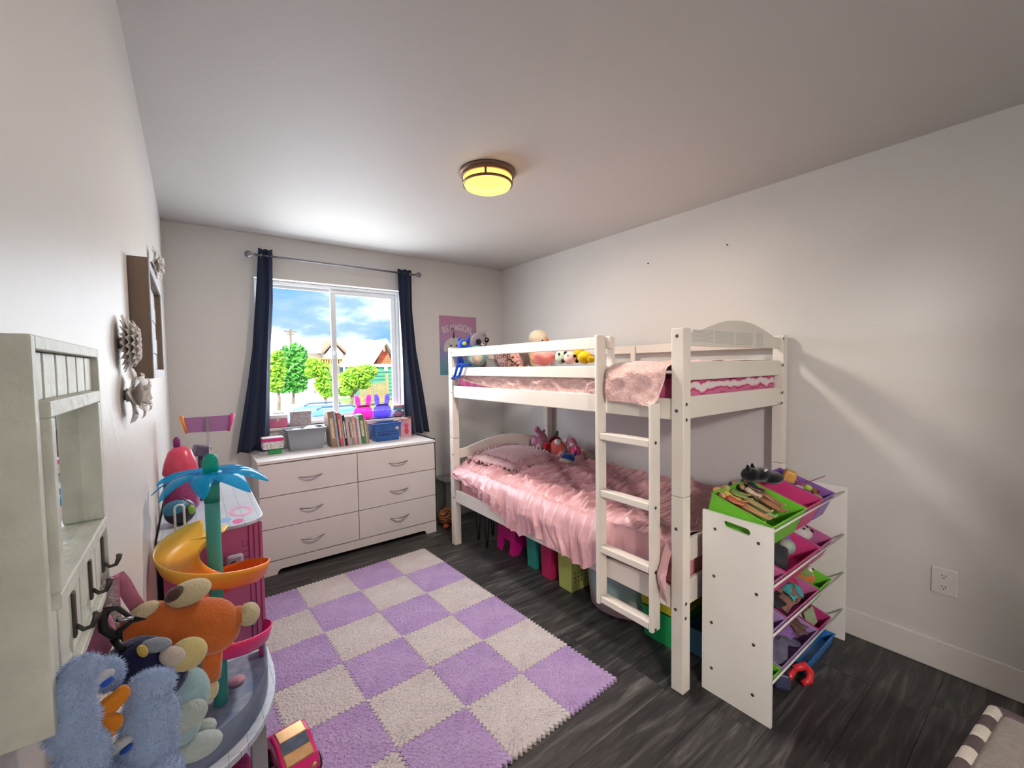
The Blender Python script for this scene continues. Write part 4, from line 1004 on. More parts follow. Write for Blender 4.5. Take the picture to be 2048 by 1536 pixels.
pbin('plastic_bin', 'lime green perforated plastic bin under the bed', -1.890, -1.762, 1.962, 2.27, .33, M('lime_plastic', '#b3bd6a', .45, .05), 18)
m_prl = grad_mat('pearl_plastic', [(0, '#b58fa8'), (.25, '#c3b4b8'), (.5, '#93b5b0'), (.8, '#a9b7c8'), (1, '#b9a9c4')], 0, .3, .3)
quick('pearl_tub', 'round pearly pastel tub under the bed behind the ladder', 'tub', MB().lathe([(.195,0), (.212,.012), (.225,.15), (.232,.29), (.237,.30), (.229,.30), (.220,.15), (.205,.02), (.001,.016)], (2.165, -2.150, 0), 48, cap=True), m_prl, smooth=True)
gx = thing('green_toy_box', 'bright green plastic box with a yellow tray under the bed', 'toy box', (2.13, -2.50, 0))
obj('tub', tub((1.985, -2.59), (2.27, -2.405), .16, 0, .004, .008, .006), M('green_plastic', '#1f9b58', .4, .05), gx, bev=.006)
obj('tray', tub((1.98, -2.60), (2.275, -2.395), .05, .168, .004, .004, .008), M('yellow_plastic', '#b9b632', .4, .05), gx, bev=.004)
quick('blue_tub', 'blue plastic tub on the floor at the foot of the bunk bed', 'tub', tub((2.04, -2.75), (2.30, -2.63), .13, 0, .003, .008, .006), M('steel_blue_plastic', '#4f7ea6', .4, .05), bev=.006)
st = thing('hairpin_stool', 'small dark stool with black hairpin legs under the bed', 'stool', (2.02, -.92, 0))
obj('seat', MB().box((1.88, -1.01, .30), (2.16, -.82, .325)), M('dark_wood', '#2c2522', .6), st, bev=.004)
for x, y, dx in ((1.90, -1.0, .05), (2.12, -1.0, -.05), (1.93, -.83, .05), (2.12, -.83, -.05)): obj('leg', MB().tube([(x, y, .30), (x+dx*.4, y, .006), (x+dx*.6, y, .006), (x+dx, y, .30)], .0055, 8), m_dark, st, smooth=True)
# ------------------------------------------------------------------ toy organizer
og = thing('toy_organizer', 'white toy organizer with tilted bins at the foot of the bunk bed', 'toy organizer', (2.305, -2.925, 0))
OX0, OX1, OYB, OYF = 1.868, 2.742, -2.787, -3.066
def side_outline(slot):
    pts = [(OYB, .0), (OYB, .770), (OYB-.02, .792), (OYF+.02, .786), (OYF, .765), (OYF, .012), (OYF+.012, 0)]
    return pts
for x0 in (OX0, OX1-.014):
    me_ = MB(); x1 = x0+.014
    # board with a rounded hand slot: ring of quads around the slot plus outer outline
    sl_ = []
    for i in range(32):
        a = 2*PI*i/32; cy_ = -2.93+(.040 if math.cos(a) > 0 else -.040); sl_.append((cy_+.014*math.cos(a), .751+.014*math.sin(a)))
    out_ = []
    oc = [(OYB, 0), (OYB, .792), (OYF, .786), (OYF, 0)]
    import itertools
    def ray_out(a):
        # point of the outline in direction a from the slot centre
        c = Vector((-2.93, .751)); d = Vector((math.cos(a), math.sin(a))); best = 9
        for i in range(4):
            p = Vector(oc[i]); q = Vector(oc[(i+1) % 4]); e_ = q-p; den = d.x*e_.y-d.y*e_.x
            if abs(den) < 1e-9: continue
            t_ = ((p.x-c.x)*e_.y-(p.y-c.y)*e_.x)/den; u_ = ((p.x-c.x)*d.y-(p.y-c.y)*d.x)/den
            if t_ > 0 and -1e-6 <= u_ <= 1+1e-6: best = min(best, t_)
        return (c+d*best)
    angs = sorted([math.atan2(z-.751, y+2.93) for y, z in sl_]+[math.atan2(z-.751, y+2.93) for y, z in oc])
    inner = []; outer = []
    for a in angs:
        # slot boundary (stadium) in direction a
        lo_, hi_ = 0, .1
        for _ in range(30):
            mid = (lo_+hi_)/2; y_ = mid*math.cos(a); z_ = mid*math.sin(a); dy_ = max(0, abs(y_)-.040)
            if dy_*dy_+z_*z_ < .014**2: lo_ = mid
            else: hi_ = mid
        inner.append((-2.93+lo_*math.cos(a), .751+lo_*math.sin(a)-.14*lo_*math.cos(a)*-1*.6)); o_ = ray_out(a); outer.append((o_.x, o_.y))
    n = len(angs); vs = [(x0, y, z) for y, z in inner]+[(x0, y, z) for y, z in outer]+[(x1, y, z) for y, z in inner]+[(x1, y, z) for y, z in outer]; fs = []
    for i in range(n):
        j = (i+1) % n
        fs += [(i, i+n, j+n, j), (i+2*n, j+2*n, j+3*n, i+3*n), (i, j, j+2*n, i+2*n), (i+n, i+3*n, j+3*n, j+n)]
    sp = obj('side_panel', me_.add(vs, fs), m_white, og)
    md = sp.modifiers.new('b', 'BEVEL'); md.width = .003; md.segments = 2; md.limit_method = 'ANGLE'; md.angle_limit = math.radians(50)
    if x0 == OX0:
        for px, py in ((1430, 1058), (1517, 1087), (1428, 1152), (1513, 1189), (1423, 1245), (1507, 1290), (1423, 1336), (1505, 1390)):
            p = W(px, py, 0, OX0); obj('screw', MB().lathe([(.0065,0), (.0065,.0012), (.004,.002), (.001,.0015)], p, 14, ry(-90)), m_steel, sp)
rows = [.785, .565, .370, .180]
m_rod = M('white_rod', '#d8d4d0', .35, .02)
for z in rows:
    obj('rod', MB().cyl((OX0+.014, OYF+.011, z-.020), (OX1-.014, OYF+.011, z-.020), .0042, n=12), m_rod, og, smooth=True)
    obj('rod', MB().cyl((OX0+.014, OYB-.05, z-.075), (OX1-.014, OYB-.05, z-.075), .007, n=12), m_rod, og, smooth=True)
cols_ = {'green': '#6fbf35', 'magenta': '#c9417f', 'purple': '#8a5fae', 'pink': '#c0699c', 'lilac': '#a98ac2', 'raspberry': '#b03478'}
def bm(c): return M('bin_'+c, cols_[c], .4, .05)
layout = [[('green', 1.895, 2.245, 'large green bin of dolls on the top tier of the toy organizer'), ('magenta', 2.250, 2.435, 'empty looking magenta bin on the top tier of the toy organizer'), ('purple', 2.440, 2.600, 'purple bin of small toys on the top tier of the toy organizer')],
          [('pink', 1.895, 2.025, 'pink bin at the left of the second tier of the toy organizer'), ('magenta', 2.030, 2.410, 'magenta bin with balls on the second tier of the toy organizer'), ('pink', 2.415, 2.580, 'pink bin with a white toy on the second tier of the toy organizer')],
          [('lilac', 1.895, 2.040, 'lilac bin at the left of the third tier of the toy organizer'), ('pink', 2.045, 2.405, 'pink bin with doll clothes on the third tier of the toy organizer'), ('green', 2.410, 2.565, 'green bin with a one eyed toy on the third tier of the toy organizer')],
          [('green', 1.895, 1.990, 'green bin at the left of the lowest tier of the toy organizer'), ('lilac', 1.995, 2.400, 'lilac bin of fabric scraps on the lowest tier of the toy organizer'), ('raspberry', 2.405, 2.570, 'raspberry bin of cards on the lowest tier of the toy organizer')]]
TILT = math.radians(18)
BINM = {}
for r, rowb in enumerate(layout):
    for k, (c, x0, x1, lab) in enumerate(rowb):
        dep = .262; hh = .105 if r else .125
        M4 = Matrix.Translation((0, OYF+.008, rows[r]-.002)) @ Matrix.Rotation(TILT, 4, 'X') @ Matrix.Translation((0, 0, -hh))
        # local: y 0..dep (front to back), z 0..hh with the rim at hh
        mb = tub((x0+.012, .012), (x1-.012, dep-.012), hh-.004, 0, .003, .008, .003, M4)
        b = quick('storage_bin', lab, 'bin', mb, bm(c), 'bins of the toy organizer', bev=.002)
        BINM[(r, k)] = (M4, x0, x1, dep, hh)
def inbin(r, k, u, v, h):
    M4, x0, x1, dep, hh = BINM[(r, k)]; return M4 @ Vector((x0+.03+u*(x1-x0-.06), .03+v*(dep-.06), h))
TD = 18
# dolls in the green bin
dl = [(.10, '#c79a6f', '#8c2f2a', '#8a2f2a', 'doll with red hair and red dress in the green bin'), (.30, '#caa079', '#c9a860', '#c2b25a', 'blonde doll in a yellow dress in the green bin'), (.52, '#a9b98a', '#9fb05e', '#7fae4a', 'doll in pale green clothes in the green bin'), (.72, '#b98a6c', '#2b2430', '#3a3a4c', 'black haired doll in dark clothes in the green bin'), (.90, '#b07f62', '#4a3026', '#2f5a58', 'brown haired doll in teal clothes in the green bin')]
for i, (u, sk, ha, ds, lab) in enumerate(dl):
    p = inbin(0, 0, u, .10+.10*(i % 2), .088+.007*(i % 2))
    doll('fashion_doll', lab, p, (-90+TD+2, 0, 5*(i % 3)-4), .235, sk, ha, ds, 'dolls in the green bin')
dl2 = [(.2, '#bf8f66', '#6b4a2a', '#a8483c', 'doll in a rust red top lying on the others in the green bin'), (.42, '#b5a070', '#b08a3c', '#5c8a3a', 'doll in a leaf green dress lying on the others in the green bin'), (.64, '#a87a5c', '#1d1a20', '#c9b9a8', 'dark haired doll in cream clothes lying on the others in the green bin'), (.82, '#b98a6c', '#3a2a28', '#27303f', 'doll in navy clothes lying on the others in the green bin')]
for i, (u, sk, ha, ds, lab) in enumerate(dl2):
    p = inbin(0, 0, u, .05+.12*(i % 2), .112)
    doll('fashion_doll', lab, p, (-90+TD+2, 0, 14-9*i), .22, sk, ha, ds, 'dolls in the green bin')
# top tier small toys
p = inbin(0, 1, .35, .95, .10)
t = thing('black_plush', 'black plush toy with a white tag on the magenta bin', 'plush toy', p, 'toys in the organizer'); mk = F('#17171b')
p = W(1505, 948, 1, -2.85); el_ = [(p.x-.02, p.y, p.z, .045, .04, .034), (p.x+.04, p.y-.015, p.z-.006, .075, .045, .032), (p.x+.10, p.y-.045, p.z-.026, .07, .045, .028)]
t.location = (p.x+.05, p.y-.02, p.z-.05); OFF[t.name] = Vector(t.location); blob('body', el_, mk, t, .006)
for dx in (-.045, .0): obj('ear', MB().cyl((p.x+dx, p.y, p.z+.02), (p.x+dx-.005, p.y, p.z+.05), .016, .004, 8), mk, t, smooth=True)
obj('tag', MB().box((p.x+.02, p.y-.046, p.z+.005), (p.x+.045, p.y-.042, p.z+.025)), m_eyew, t)
c3 = [('#c99a4a', 'tan'), ('#8a4f3a', 'brown'), ('#b0343c', 'red'), ('#9cc04f', 'lime'), ('#d6cfc0', 'white'), ('#c0568c', 'pink'), ('#3a3a44', 'charcoal'), ('#d77b3c', 'orange')]
for i in range(11):
    u, v = (i % 2)*.6+.2, .08+.085*i; p = inbin(0, 2, u, min(v, .92), .098); h, nm = c3[i % 8]
    mbx = MB()
    if i % 3 == 0: mbx.ell(p, (.022, .03, .016), (20*i, 10, 30*i))
    elif i % 3 == 1: mbx.tube([p+Vector((-.03, -.01, 0)), p+Vector((0, .012, .012)), p+Vector((.03, -.004, .004))], [.009, .012, .007], 8)
    else: mbx.lathe([(.004,-.014), (.017,-.012), (.02,0), (.012,.014), (.002,.016)], p, 12, rx(35*i))
    quick('toy_figure', ['%s bead shaped toy' % nm, '%s bent stick toy' % nm, '%s spinning top toy' % nm][i % 3]+' in the purple bin, number %s from its front' % ['one', 'two', 'three', 'four', 'five', 'six', 'seven', 'eight', 'nine', 'ten', 'eleven'][i], 'toy', mbx, M('toy_'+nm, h, .5, .1, 40), 'small toys in the purple bin', smooth=True)
p = inbin(0, 2, .35, .75, .135); t = thing('toy_cube', 'gold cube toy with a pink face print on the purple bin', 'toy', p, 'toys in the organizer')
R3 = rz(25) @ rx(20); obj('cube', MB().obox(p, (.066, .05, .055), R3), M('toy_gold', '#c9964a', .5, .15, 40), t, bev=.006); obj('face_print', MB().lathe([(.019,0), (.019,.002)], p+R3 @ Vector((0, -.0255, 0)), 16, R3 @ rx(90)), M('toy_peach', '#d79c86', .5), t)
p = inbin(0, 2, .3, .45, .12); quick('plastic_wand', 'thin purple wand sticking out of the purple bin', 'wand', MB().cyl(p, W(1650, 952, 1, p.y-.03), .003, .002, 8), M('wand_purple', '#8d2f6a', .4))
def rag(name, label, r, k, u, v, h, sx, sy, hexc, seed, cat='clothes'):
    p = inbin(r, k, u, v, h); n = 18; U, V = np.meshgrid(np.linspace(-1, 1, n), np.linspace(-1, 1, n), indexing='ij')
    z = .030*vnoise(U*2+seed, V*2+seed*2, seed)+.022*ridge(U*2.5+seed, V*1.5, seed+1)-.02*(U**2+V**2)
    c_, s_ = math.cos(TILT), math.sin(TILT); yy = V*sy*(1+.15*np.sin(U*4+seed))
    P_ = np.stack([p.x+U*sx*(1+.12*np.sin(V*5+seed)), p.y+yy*c_, p.z+yy*s_+z], -1)
    return quick(name, label, cat, MB().grid(P_), M('rag_'+hexc[1:], hexc, .9, .2, 40), 'clothes in the organizer', smooth=True, solid=.004)
# lower tiers
def ball(r, k, u, v, h, rad, hexc, name, label, cat='ball', hex2=None):
    p = inbin(r, k, u, v, h); return quick(name, label, cat, MB().ell(p, (rad, rad, rad)), M('ball_'+hexc[1:], hexc, .5, .1, 14, hex2=hex2), 'toys in the organizer', smooth=True)
ball(1, 1, .62, .72, .085, .048, '#7d8a52', 'toy_ball', 'olive green ball in the magenta bin')
ball(1, 1, .85, .55, .080, .045, '#8a4fa8', 'toy_ball', 'purple ball in the magenta bin')
ball(1, 1, .70, .32, .085, .036, '#7fa7a2', 'toy_ball', 'clear teal ball in the magenta bin', hex2='#b9a692')
p = inbin(1, 1, .30, .40, .085); quick('dark_pouch', 'charcoal fabric pouch in the magenta bin', 'pouch', MB().obox(p, (.15, .13, .04), rx(TD) @ rz(20)), M('charcoal_cloth', '#33343a', .9, .15, 60, .4, 200), 'toys in the organizer', bev=.015)
p = inbin(1, 2, .45, .45, .085); t = thing('white_plush', 'white plush head with dark mouth in the pink bin', 'plush toy', p, 'toys in the organizer')
blob('head', [(p.x, p.y, p.z, .052, .06, .035), (p.x-.03, p.y+.05, p.z+.015, .03, .03, .025)], F('#cfc6c8'), t, .005)
obj('mouth', MB().ell((p.x+.02, p.y-.045, p.z+.012), (.022, .012, .010)), M('mouth_dark', '#3a2a28', .8), t, smooth=True)
for s in (-1, 1): obj('eye', MB().ell((p.x+s*.018, p.y-.03, p.z+.030), (.006, .006, .005)), m_eye, t, smooth=True)
ball(1, 1, .48, .30, .075, .030, '#c98aa0', 'toy_ball', 'small rose ball at the front of the magenta bin')
ball(1, 1, .92, .80, .085, .030, '#b9a24a', 'toy_ball', 'mustard ball at the back corner of the magenta bin')
ball(1, 2, .30, .85, .085, .028, '#c9b9b0', 'toy_ball', 'cream ball behind the white plush head')
rag('doll_clothes', 'teal doll scarf in the pink bin', 2, 1, .62, .22, .09, .05, .04, '#3f8a90', 23)
rag('fabric_scrap', 'brown fluffy scrap at the far end of the lilac bin', 3, 1, .90, .40, .09, .05, .08, '#5a4038', 27, 'cloth')
rag('fabric_scrap', 'violet scrap in the middle of the lilac bin', 3, 1, .62, .35, .088, .05, .05, '#7d5a9a', 29, 'cloth')
ball(2, 2, .80, .85, .085, .026, '#4f86a8', 'toy_ball', 'blue ball behind the one eyed toy in the green bin')
ball(1, 0, .6, .5, .06, .035, '#a8527a', 'toy_ball', 'dusty pink ball in the left bin of the second tier')
p = inbin(2, 2, .5, .45, .085); t = thing('one_eyed_toy', 'orange and green plush with one big eye in the green bin', 'plush toy', p, 'toys in the organizer')
obj('body', MB().ell(p, (.055, .075, .04), (TD, 0, 0)), F('#c9663c'), t, smooth=True); obj('eyelid', MB().ell((p.x-.012, p.y-.032, p.z+.016), (.034, .036, .028)), F('#7d9a5c'), t, smooth=True)
obj('eye', MB().ell((p.x-.010, p.y-.055, p.z+.030), (.015, .014, .014)), m_eyew, t, smooth=True); obj('pupil', MB().ell((p.x-.009, p.y-.066, p.z+.036), (.006, .006, .006)), m_eye, t, smooth=True)
rag('doll_clothes', 'black doll dress in the pink bin', 2, 1, .30, .55, .085, .09, .09, '#1d1a20', 3)
rag('doll_clothes', 'red doll dress in the pink bin', 2, 1, .72, .55, .085, .07, .08, '#b02a4c', 5)
rag('doll_clothes', 'brown patterned doll skirt at the front of the pink bin', 2, 1, .45, .15, .082, .09, .04, '#7d5a52', 8)
p = inbin(2, 1, .55, .92, .10); quick('toy_ring', 'tan ring toy at the back of the pink bin', 'toy', MB().tube([p+Vector((.024*math.cos(a*.524), .01*math.sin(a*.524), .024*math.sin(a*.524))) for a in range(12)], .010, 8, closed=True), M('toy_tan', '#c99a4a', .5, .1, 40), 'toys in the organizer', smooth=True)
ball(2, 0, .6, .5, .06, .035, '#9a6a8c', 'toy_ball', 'mauve ball in the left bin of the third tier')
rag('fabric_scrap', 'white crumpled cloth in the lilac bin', 3, 1, .55, .60, .095, .06, .06, '#c9c2c6', 11, 'cloth')
rag('fabric_scrap', 'dark plum cloth at the back of the lilac bin', 3, 1, .75, .78, .085, .09, .06, '#3a2430', 13, 'cloth')
rag('fabric_scrap', 'grey blue cloth at the front of the lilac bin', 3, 1, .35, .30, .085, .10, .07, '#5c5a70', 17, 'cloth')
ball(3, 0, .5, .4, .055, .028, '#5a7d4a', 'toy_ball', 'dark green ball in the left bin of the lowest tier')
for i in range(5):
    p = inbin(3, 2, .5, .15+.15*i, .085); nm = ['pale green', 'white', 'cream', 'striped red', 'light grey'][i]
    quick('picture_card', nm+' card standing in the raspberry bin', 'card', MB().obox(p, (.10, .008, .075), rx(TD-35)), M('card_'+nm.replace(' ', '_'), ['#9db08c', '#d6d2d0', '#d0c4b0', '#a8524c', '#b5b3b5'][i], .5, .1, 60), 'cards in the raspberry bin', bev=.001)
quick('blue_tray', 'bright blue plastic tray on the floor under the toy organizer', 'tray', tub((2.30, -3.035), (2.66, -2.82), .045, 0, .003, .006, .006), M('bright_blue_plastic', '#2c6fb0', .35, .05), bev=.003)
rt = thing('toy_robot', 'red and navy toy lying on the floor under the toy organizer', 'toy', (2.17, -3.03, 0))
obj('body', MB().obox((2.13, -3.00, .045), (.10, .06, .06), rz(30) @ ry(15)), M('navy_plastic', '#2b3350', .4, .05), rt, bev=.008)
m_redp = M('red_plastic', '#cf2f36', .35, .05); obj('claw', MB().tube([(2.19, -3.03, .075), (2.235, -3.055, .085), (2.255, -3.07, .055), (2.235, -3.075, .028), (2.20, -3.06, .022)], [.014, .017, .017, .016, .012], 8), m_redp, rt, smooth=True); obj('arm', MB().cyl((2.13, -3.03, .06), (2.20, -3.035, .075), .012, n=10), m_redp, rt, smooth=True)

# ------------------------------------------------------------------ checked footstool, bottom right
fs_ = thing('footstool', 'taupe fabric footstool with chequered edge in the bottom right corner', 'footstool', (1.80, -3.86, 0))
C0 = W(1992, 1416, 2, .42); A0 = W(1916, 1536, 2, .42)
dA = (A0-C0); dA.z = 0; dA.normalize(); dB = Vector((-dA.y, dA.x, 0))
if dB.y > 0: dB = -dB
Lb = .46; La = .55
co = [C0, C0+dA*La, C0+dA*La+dB*Lb, C0+dB*Lb]
print('STOOL', C0, dA, dB)
m_taupe = M('taupe_fabric', '#6f655f', .95, .12, 60, .5, 300, sheen=.3)
obj('cushion', MB().prism([(p.x, p.y, .30) for p in co], (0, 0, .125)), m_taupe, fs_, bev=.035, seg=4)
obj('base', MB().prism([(p.x+(.0), p.y, .05) for p in co], (0, 0, .25)), m_taupe, fs_, bev=.02)
cen = sum(co, Vector((0,0,0)))/4
for p in co: q = p+(cen-p)*.15; obj('foot', MB().cyl((q.x, q.y, 0), (q.x, q.y, .05), .018, .022, 10), M('dark_wood', '#2c2522', .6), fs_)
mw_ = M('cream_trim', '#b5ada4', .9, .06, 50, .4, 300); mk_ = M('plum_trim', '#4a3e40', .9, .06, 50, .4, 300)
k = 0
for i in range(4):
    a, b = co[i], co[(i+1) % 4]; n = max(1, round((b-a).length/.062))
    for j in range(n):
        p = a+(b-a)*(j+.02)/n; q = a+(b-a)*(j+.98)/n
        obj('trim_check', MB().tube([(p.x, p.y, .410), (q.x, q.y, .410)], .017, 12), (mw_, mk_)[k % 2], fs_, bev=.003); k += 1

# ------------------------------------------------------------------ left wall: hook mirror
mr_ = thing('hook_mirror', 'distressed white mirror with beadboard and coat hooks on the left wall', 'mirror', (0.015, -3.13, 1.141))
m_shab = M('distressed_white', '#d8dcd4', .5, .10, 18, .25, 60); m_groove = M('groove_dark', '#2c2228', .8)
MY0, MY1, MZ0, MZ1, MX = -3.280, -2.985, 1.141, 1.452, .030
obj('backboard', MB().box((.002, MY0+.01, MZ0+.01), (.012, MY1-.01, MZ1-.01)), m_groove, mr_)
for y0, y1 in ((MY0, MY0+.012), (MY1-.010, MY1)): obj('stile', MB().box((0, y0, MZ0), (MX, y1, MZ1)), m_shab, mr_, bev=.001)
obj('top_rail', MB().box((0, MY0+.012, MZ1-.011), (MX, MY1-.010, MZ1)), m_shab, mr_, bev=.001); obj('bottom_rail', MB().box((0, MY0+.012, MZ0), (MX, MY1-.010, MZ0+.010)), m_shab, mr_, bev=.001)
ns_ = 6; ya, yb = MY0+.0145, MY1-.012; sw = (yb-ya)/ns_
for k in range(ns_):
    obj('slat', MB().box((.012, ya+k*sw+.003, 1.400), (.024, ya+(k+1)*sw-.003, MZ1-.012)), m_shab, mr_, bev=.001)
    obj('slat', MB().box((.012, ya+k*sw+.003, MZ0+.011), (.024, ya+(k+1)*sw-.003, 1.238)), m_shab, mr_, bev=.001)
FY_0, FY_1, FZ0, FZ1 = -3.258, -3.026, 1.230, 1.400
mb = MB(); w = .014
mb.box((.012, FY_0, FZ0), (.034, FY_1, FZ0+w)).box((.012, FY_0, FZ1-w), (.034, FY_1, FZ1)).box((.012, FY_0, FZ0+w), (.034, FY_0+w, FZ1-w)).box((.012, FY_1-w, FZ0+w), (.034, FY_1, FZ1-w))
obj('mirror_frame', mb, m_shab, mr_, bev=.0015)
obj('mirror_glass', MB().box((.012, FY_0+w, FZ0+w), (.016, FY_1-w, FZ1-w)), M('mirror_silver', '#e6eae8', .03, 0, metal=1), mr_)
m_iron = M('pewter', '#5c5854', .4, .15, 60, metal=.8)
for y in (-3.262, -3.168, -3.082, -3.000):
    h = obj('hook_plate', MB().box((.024, y-.004, 1.165), (.0265, y+.004, 1.210)), m_iron, mr_, bev=.001)
    obj('hook', MB().tube([(.026, y, 1.176), (.031, y, 1.170), (.037, y, 1.171), (.040, y, 1.178), (.041, y, 1.184)], [.002, .0022, .0024, .0028, .0034], 8), m_iron, h, smooth=True)

# wood frame with whitewashed boards
wf = thing('wood_frame', 'deep brown wooden frame around whitewashed boards on the left wall', 'picture frame', (.02, -1.93, 1.402))
m_brn = M('brown_wood', '#857365', .65, .2, 10, .3, 60, stretch=(1, 1, .15)); m_ww = M('whitewash', '#b9bfc8', .6, .15, 12, .2, 50)
a, b, c, d = -2.222, -1.635, 1.402, 1.732
for lo, hi in (((0, a, c), (.042, a+.028, d)), ((0, b-.028, c), (.042, b, d)), ((0, a+.028, c), (.042, b-.028, c+.026)), ((0, a+.028, d-.026), (.042, b-.028, d))): 
    s_ = obj('frame_side', MB().box(lo, hi), m_brn, wf, bev=.0015)
    obj('face_strip', MB().box((.0421, lo[1]+.001, lo[2]+.001), (.0445, hi[1]-.001, hi[2]-.001)), m_ww, s_)
for k in range(5):
    z0 = c+.026+k*(d-c-.052)/5; obj('back_board', MB().box((.002, a+.028, z0+.001), (.026+.0015*(k % 2), b-.028, z0+(d-c-.052)/5-.001)), m_ww, wf, bev=.001)
# white metal flowers
m_flw = cloth_mat('white_flower', '#f6f3f0', .45, .5)
def petal(mb, c, L, wdt, az, lift, curl=.4, nseg=6):
    """flat petal growing from c in the wall plane (y,z) and lifting to +x"""
    G = np.zeros((nseg+1, 5, 3)); u = Vector((0, math.cos(az), math.sin(az))); v = Vector((0, -math.sin(az), math.cos(az))); x = Vector((1, 0, 0))
    for i in range(nseg+1):
        t = i/nseg; wd2 = wdt*math.sin(PI*min(1, .12+t*.88))**.7*(1 if t < .98 else .15); r = L*t; h = lift*math.sin(t*1.9)-curl*L*t*t*.3
        for j in range(5):
            s = j/4*2-1; G[i, j] = Vector(c)+u*r+v*(wd2*s)+x*(h+.25*wd2*s*s)
    mb.grid(G)
def flower(label, y, z, rings, core):
    f = thing('wall_flower', label, 'wall decor', (.01, y, z-.06), 'white flowers on the left wall')
    for n, L, wdt, lift, x0, ph in rings:
        for k in range(n):
            mb = MB(); petal(mb, (x0, y, z), L, wdt, 2*PI*k/n+ph, lift); obj('petal', mb, m_flw, f, smooth=True, solid=.0012)
    obj('centre', MB().lathe([(core, 0), (core*.9, .006), (core*.4, .011), (.0005, .012)], (.004, y, z), 14, ry(90)), m_flw, f, smooth=True)
    obj('mount', MB().cyl((0, y, z), (.006, y, z), .012, n=12), m_iron, f)
flower('white spiky daisy flower on the wall beside the wooden frame', -2.485, 1.484, [(22, .064, .011, .012, .005, 0), (20, .060, .011, .019, .006, .13), (18, .052, .011, .026, .007, .05), (14, .040, .010, .031, .008, .2)], .014)
flower('white broad petal flower on the wall below the wooden frame', -2.430, 1.368, [(5, .070, .030, .014, .006, .5), (5, .058, .026, .028, .009, 1.1), (4, .040, .020, .036, .012, .2)], .016)
flower('white layered flower on the wall beyond the wooden frame', -1.36, 1.875, [(8, .080, .030, .018, .006, 0), (7, .062, .026, .030, .010, .3), (5, .04, .02, .036, .014, 0)], .014)
# ------------------------------------------------------------------ dollhouse with slide and palm tree
dh = thing('dollhouse', 'pink dollhouse with spiral slide and blue palm tree by the left wall', 'dollhouse', (.17, -1.6, .015))
m_dpk = M('dollhouse_pink', '#c96c9a', .5, .05, 12); m_dmg = M('dollhouse_magenta', '#8d2a63', .5, .05); m_dgy = M('dollhouse_grey', '#9a9c9f', .5, .05)
RZ = .832
def roof_print():
    m, t, b = nodes_mat('roof_print'); b.inputs['Roughness'].default_value = .3
    tc = N(t, 'ShaderNodeTexCoord'); br = N(t, 'ShaderNodeTexBrick'); br.offset = 0; br.inputs['Scale'].default_value = 1; br.inputs['Brick Width'].default_value = .05; br.inputs['Row Height'].default_value = .05; br.inputs['Mortar Size'].default_value = .0009
    br.inputs['Color1'].default_value = lin('#b9c4d4'); br.inputs['Color2'].default_value = lin('#c6cbd6'); br.inputs['Mortar'].default_value = lin('#7f86a0')
    t.links.new(tc.outputs['Object'], br.inputs[0]); t.links.new(br.outputs[0], b.inputs['Base Color']); return m
m_roof = roof_print()
Y0, Y1, X0, X1 = -1.800, -.860, .018, .330
obj('side_wall', MB().box((X0, Y0, .325), (X1, Y0+.012, RZ-.014)), m_dpk, dh, bev=.002)
obj('side_wall', MB().box((X0, Y1-.012, .015), (X1, Y1, RZ-.014)), m_dpk, dh, bev=.002)
obj('back_wall', MB().box((X0, Y0+.012, .015), (X0+.010, Y1-.012, RZ-.014)), m_dpk, dh)
for z in (.300, .560): obj('floor_board', MB().box((X0+.010, Y0+.012, z), (X1-.004, Y1-.012, z+.010)), m_dgy, dh)
obj('side_wall', MB().box((X0, Y0, .015), (X1-.01, Y0+.012, .300)), m_dpk, dh)
obj('partition', MB().box((X0+.010, -1.34, .015), (X1-.01, -1.33, RZ-.014)), m_dpk, dh)
for x in (.283, .300, .318): obj('corner_strip', MB().box((x-.003, Y0-.002, .33), (x+.002, Y0, RZ-.015)), m_dmg, dh)
# roof with a rounded near corner
rp_ = [(X0-.01, Y1-.006), (X0-.01, Y0-.035)]
rp_ += [(.20, Y0-.035)]
for i in range(9):
    a = -PI/2+PI/2*i/8; rp_.append((.24+.10*math.cos(a), Y0+.065+.10*math.sin(a)))
rp_ += [(.34, Y1-.006)]
rf = obj('roof', MB().prism([(x, y, RZ-.014) for x, y in rp_], (0, 0, .014)), m_roof, dh, bev=.003)
def roof_ring(px, py, a, b, hexc, nm, w=.25):
    c = W(px, py, 2, RZ); mb = MB(); n = 32; G = np.zeros((n, 2, 3))
    for i in range(n):
        t_ = 2*PI*i/n
        for j, k in enumerate((1, 1-w)): G[i, j] = (c.x+a*k*math.cos(t_), c.y+b*k*math.sin(t_), RZ+.0006)
    obj(nm, mb.grid(G, True), M('print_'+hexc[1:], hexc, .5), rf)
roof_ring(482, 1022, .042, .075, '#cf8fb4', 'ring_print', .35); roof_ring(476, 1042, .018, .03, '#d04f96', 'dot_print', 1); roof_ring(452, 1040, .018, .03, '#7fa3d6', 'dot_print', 1)
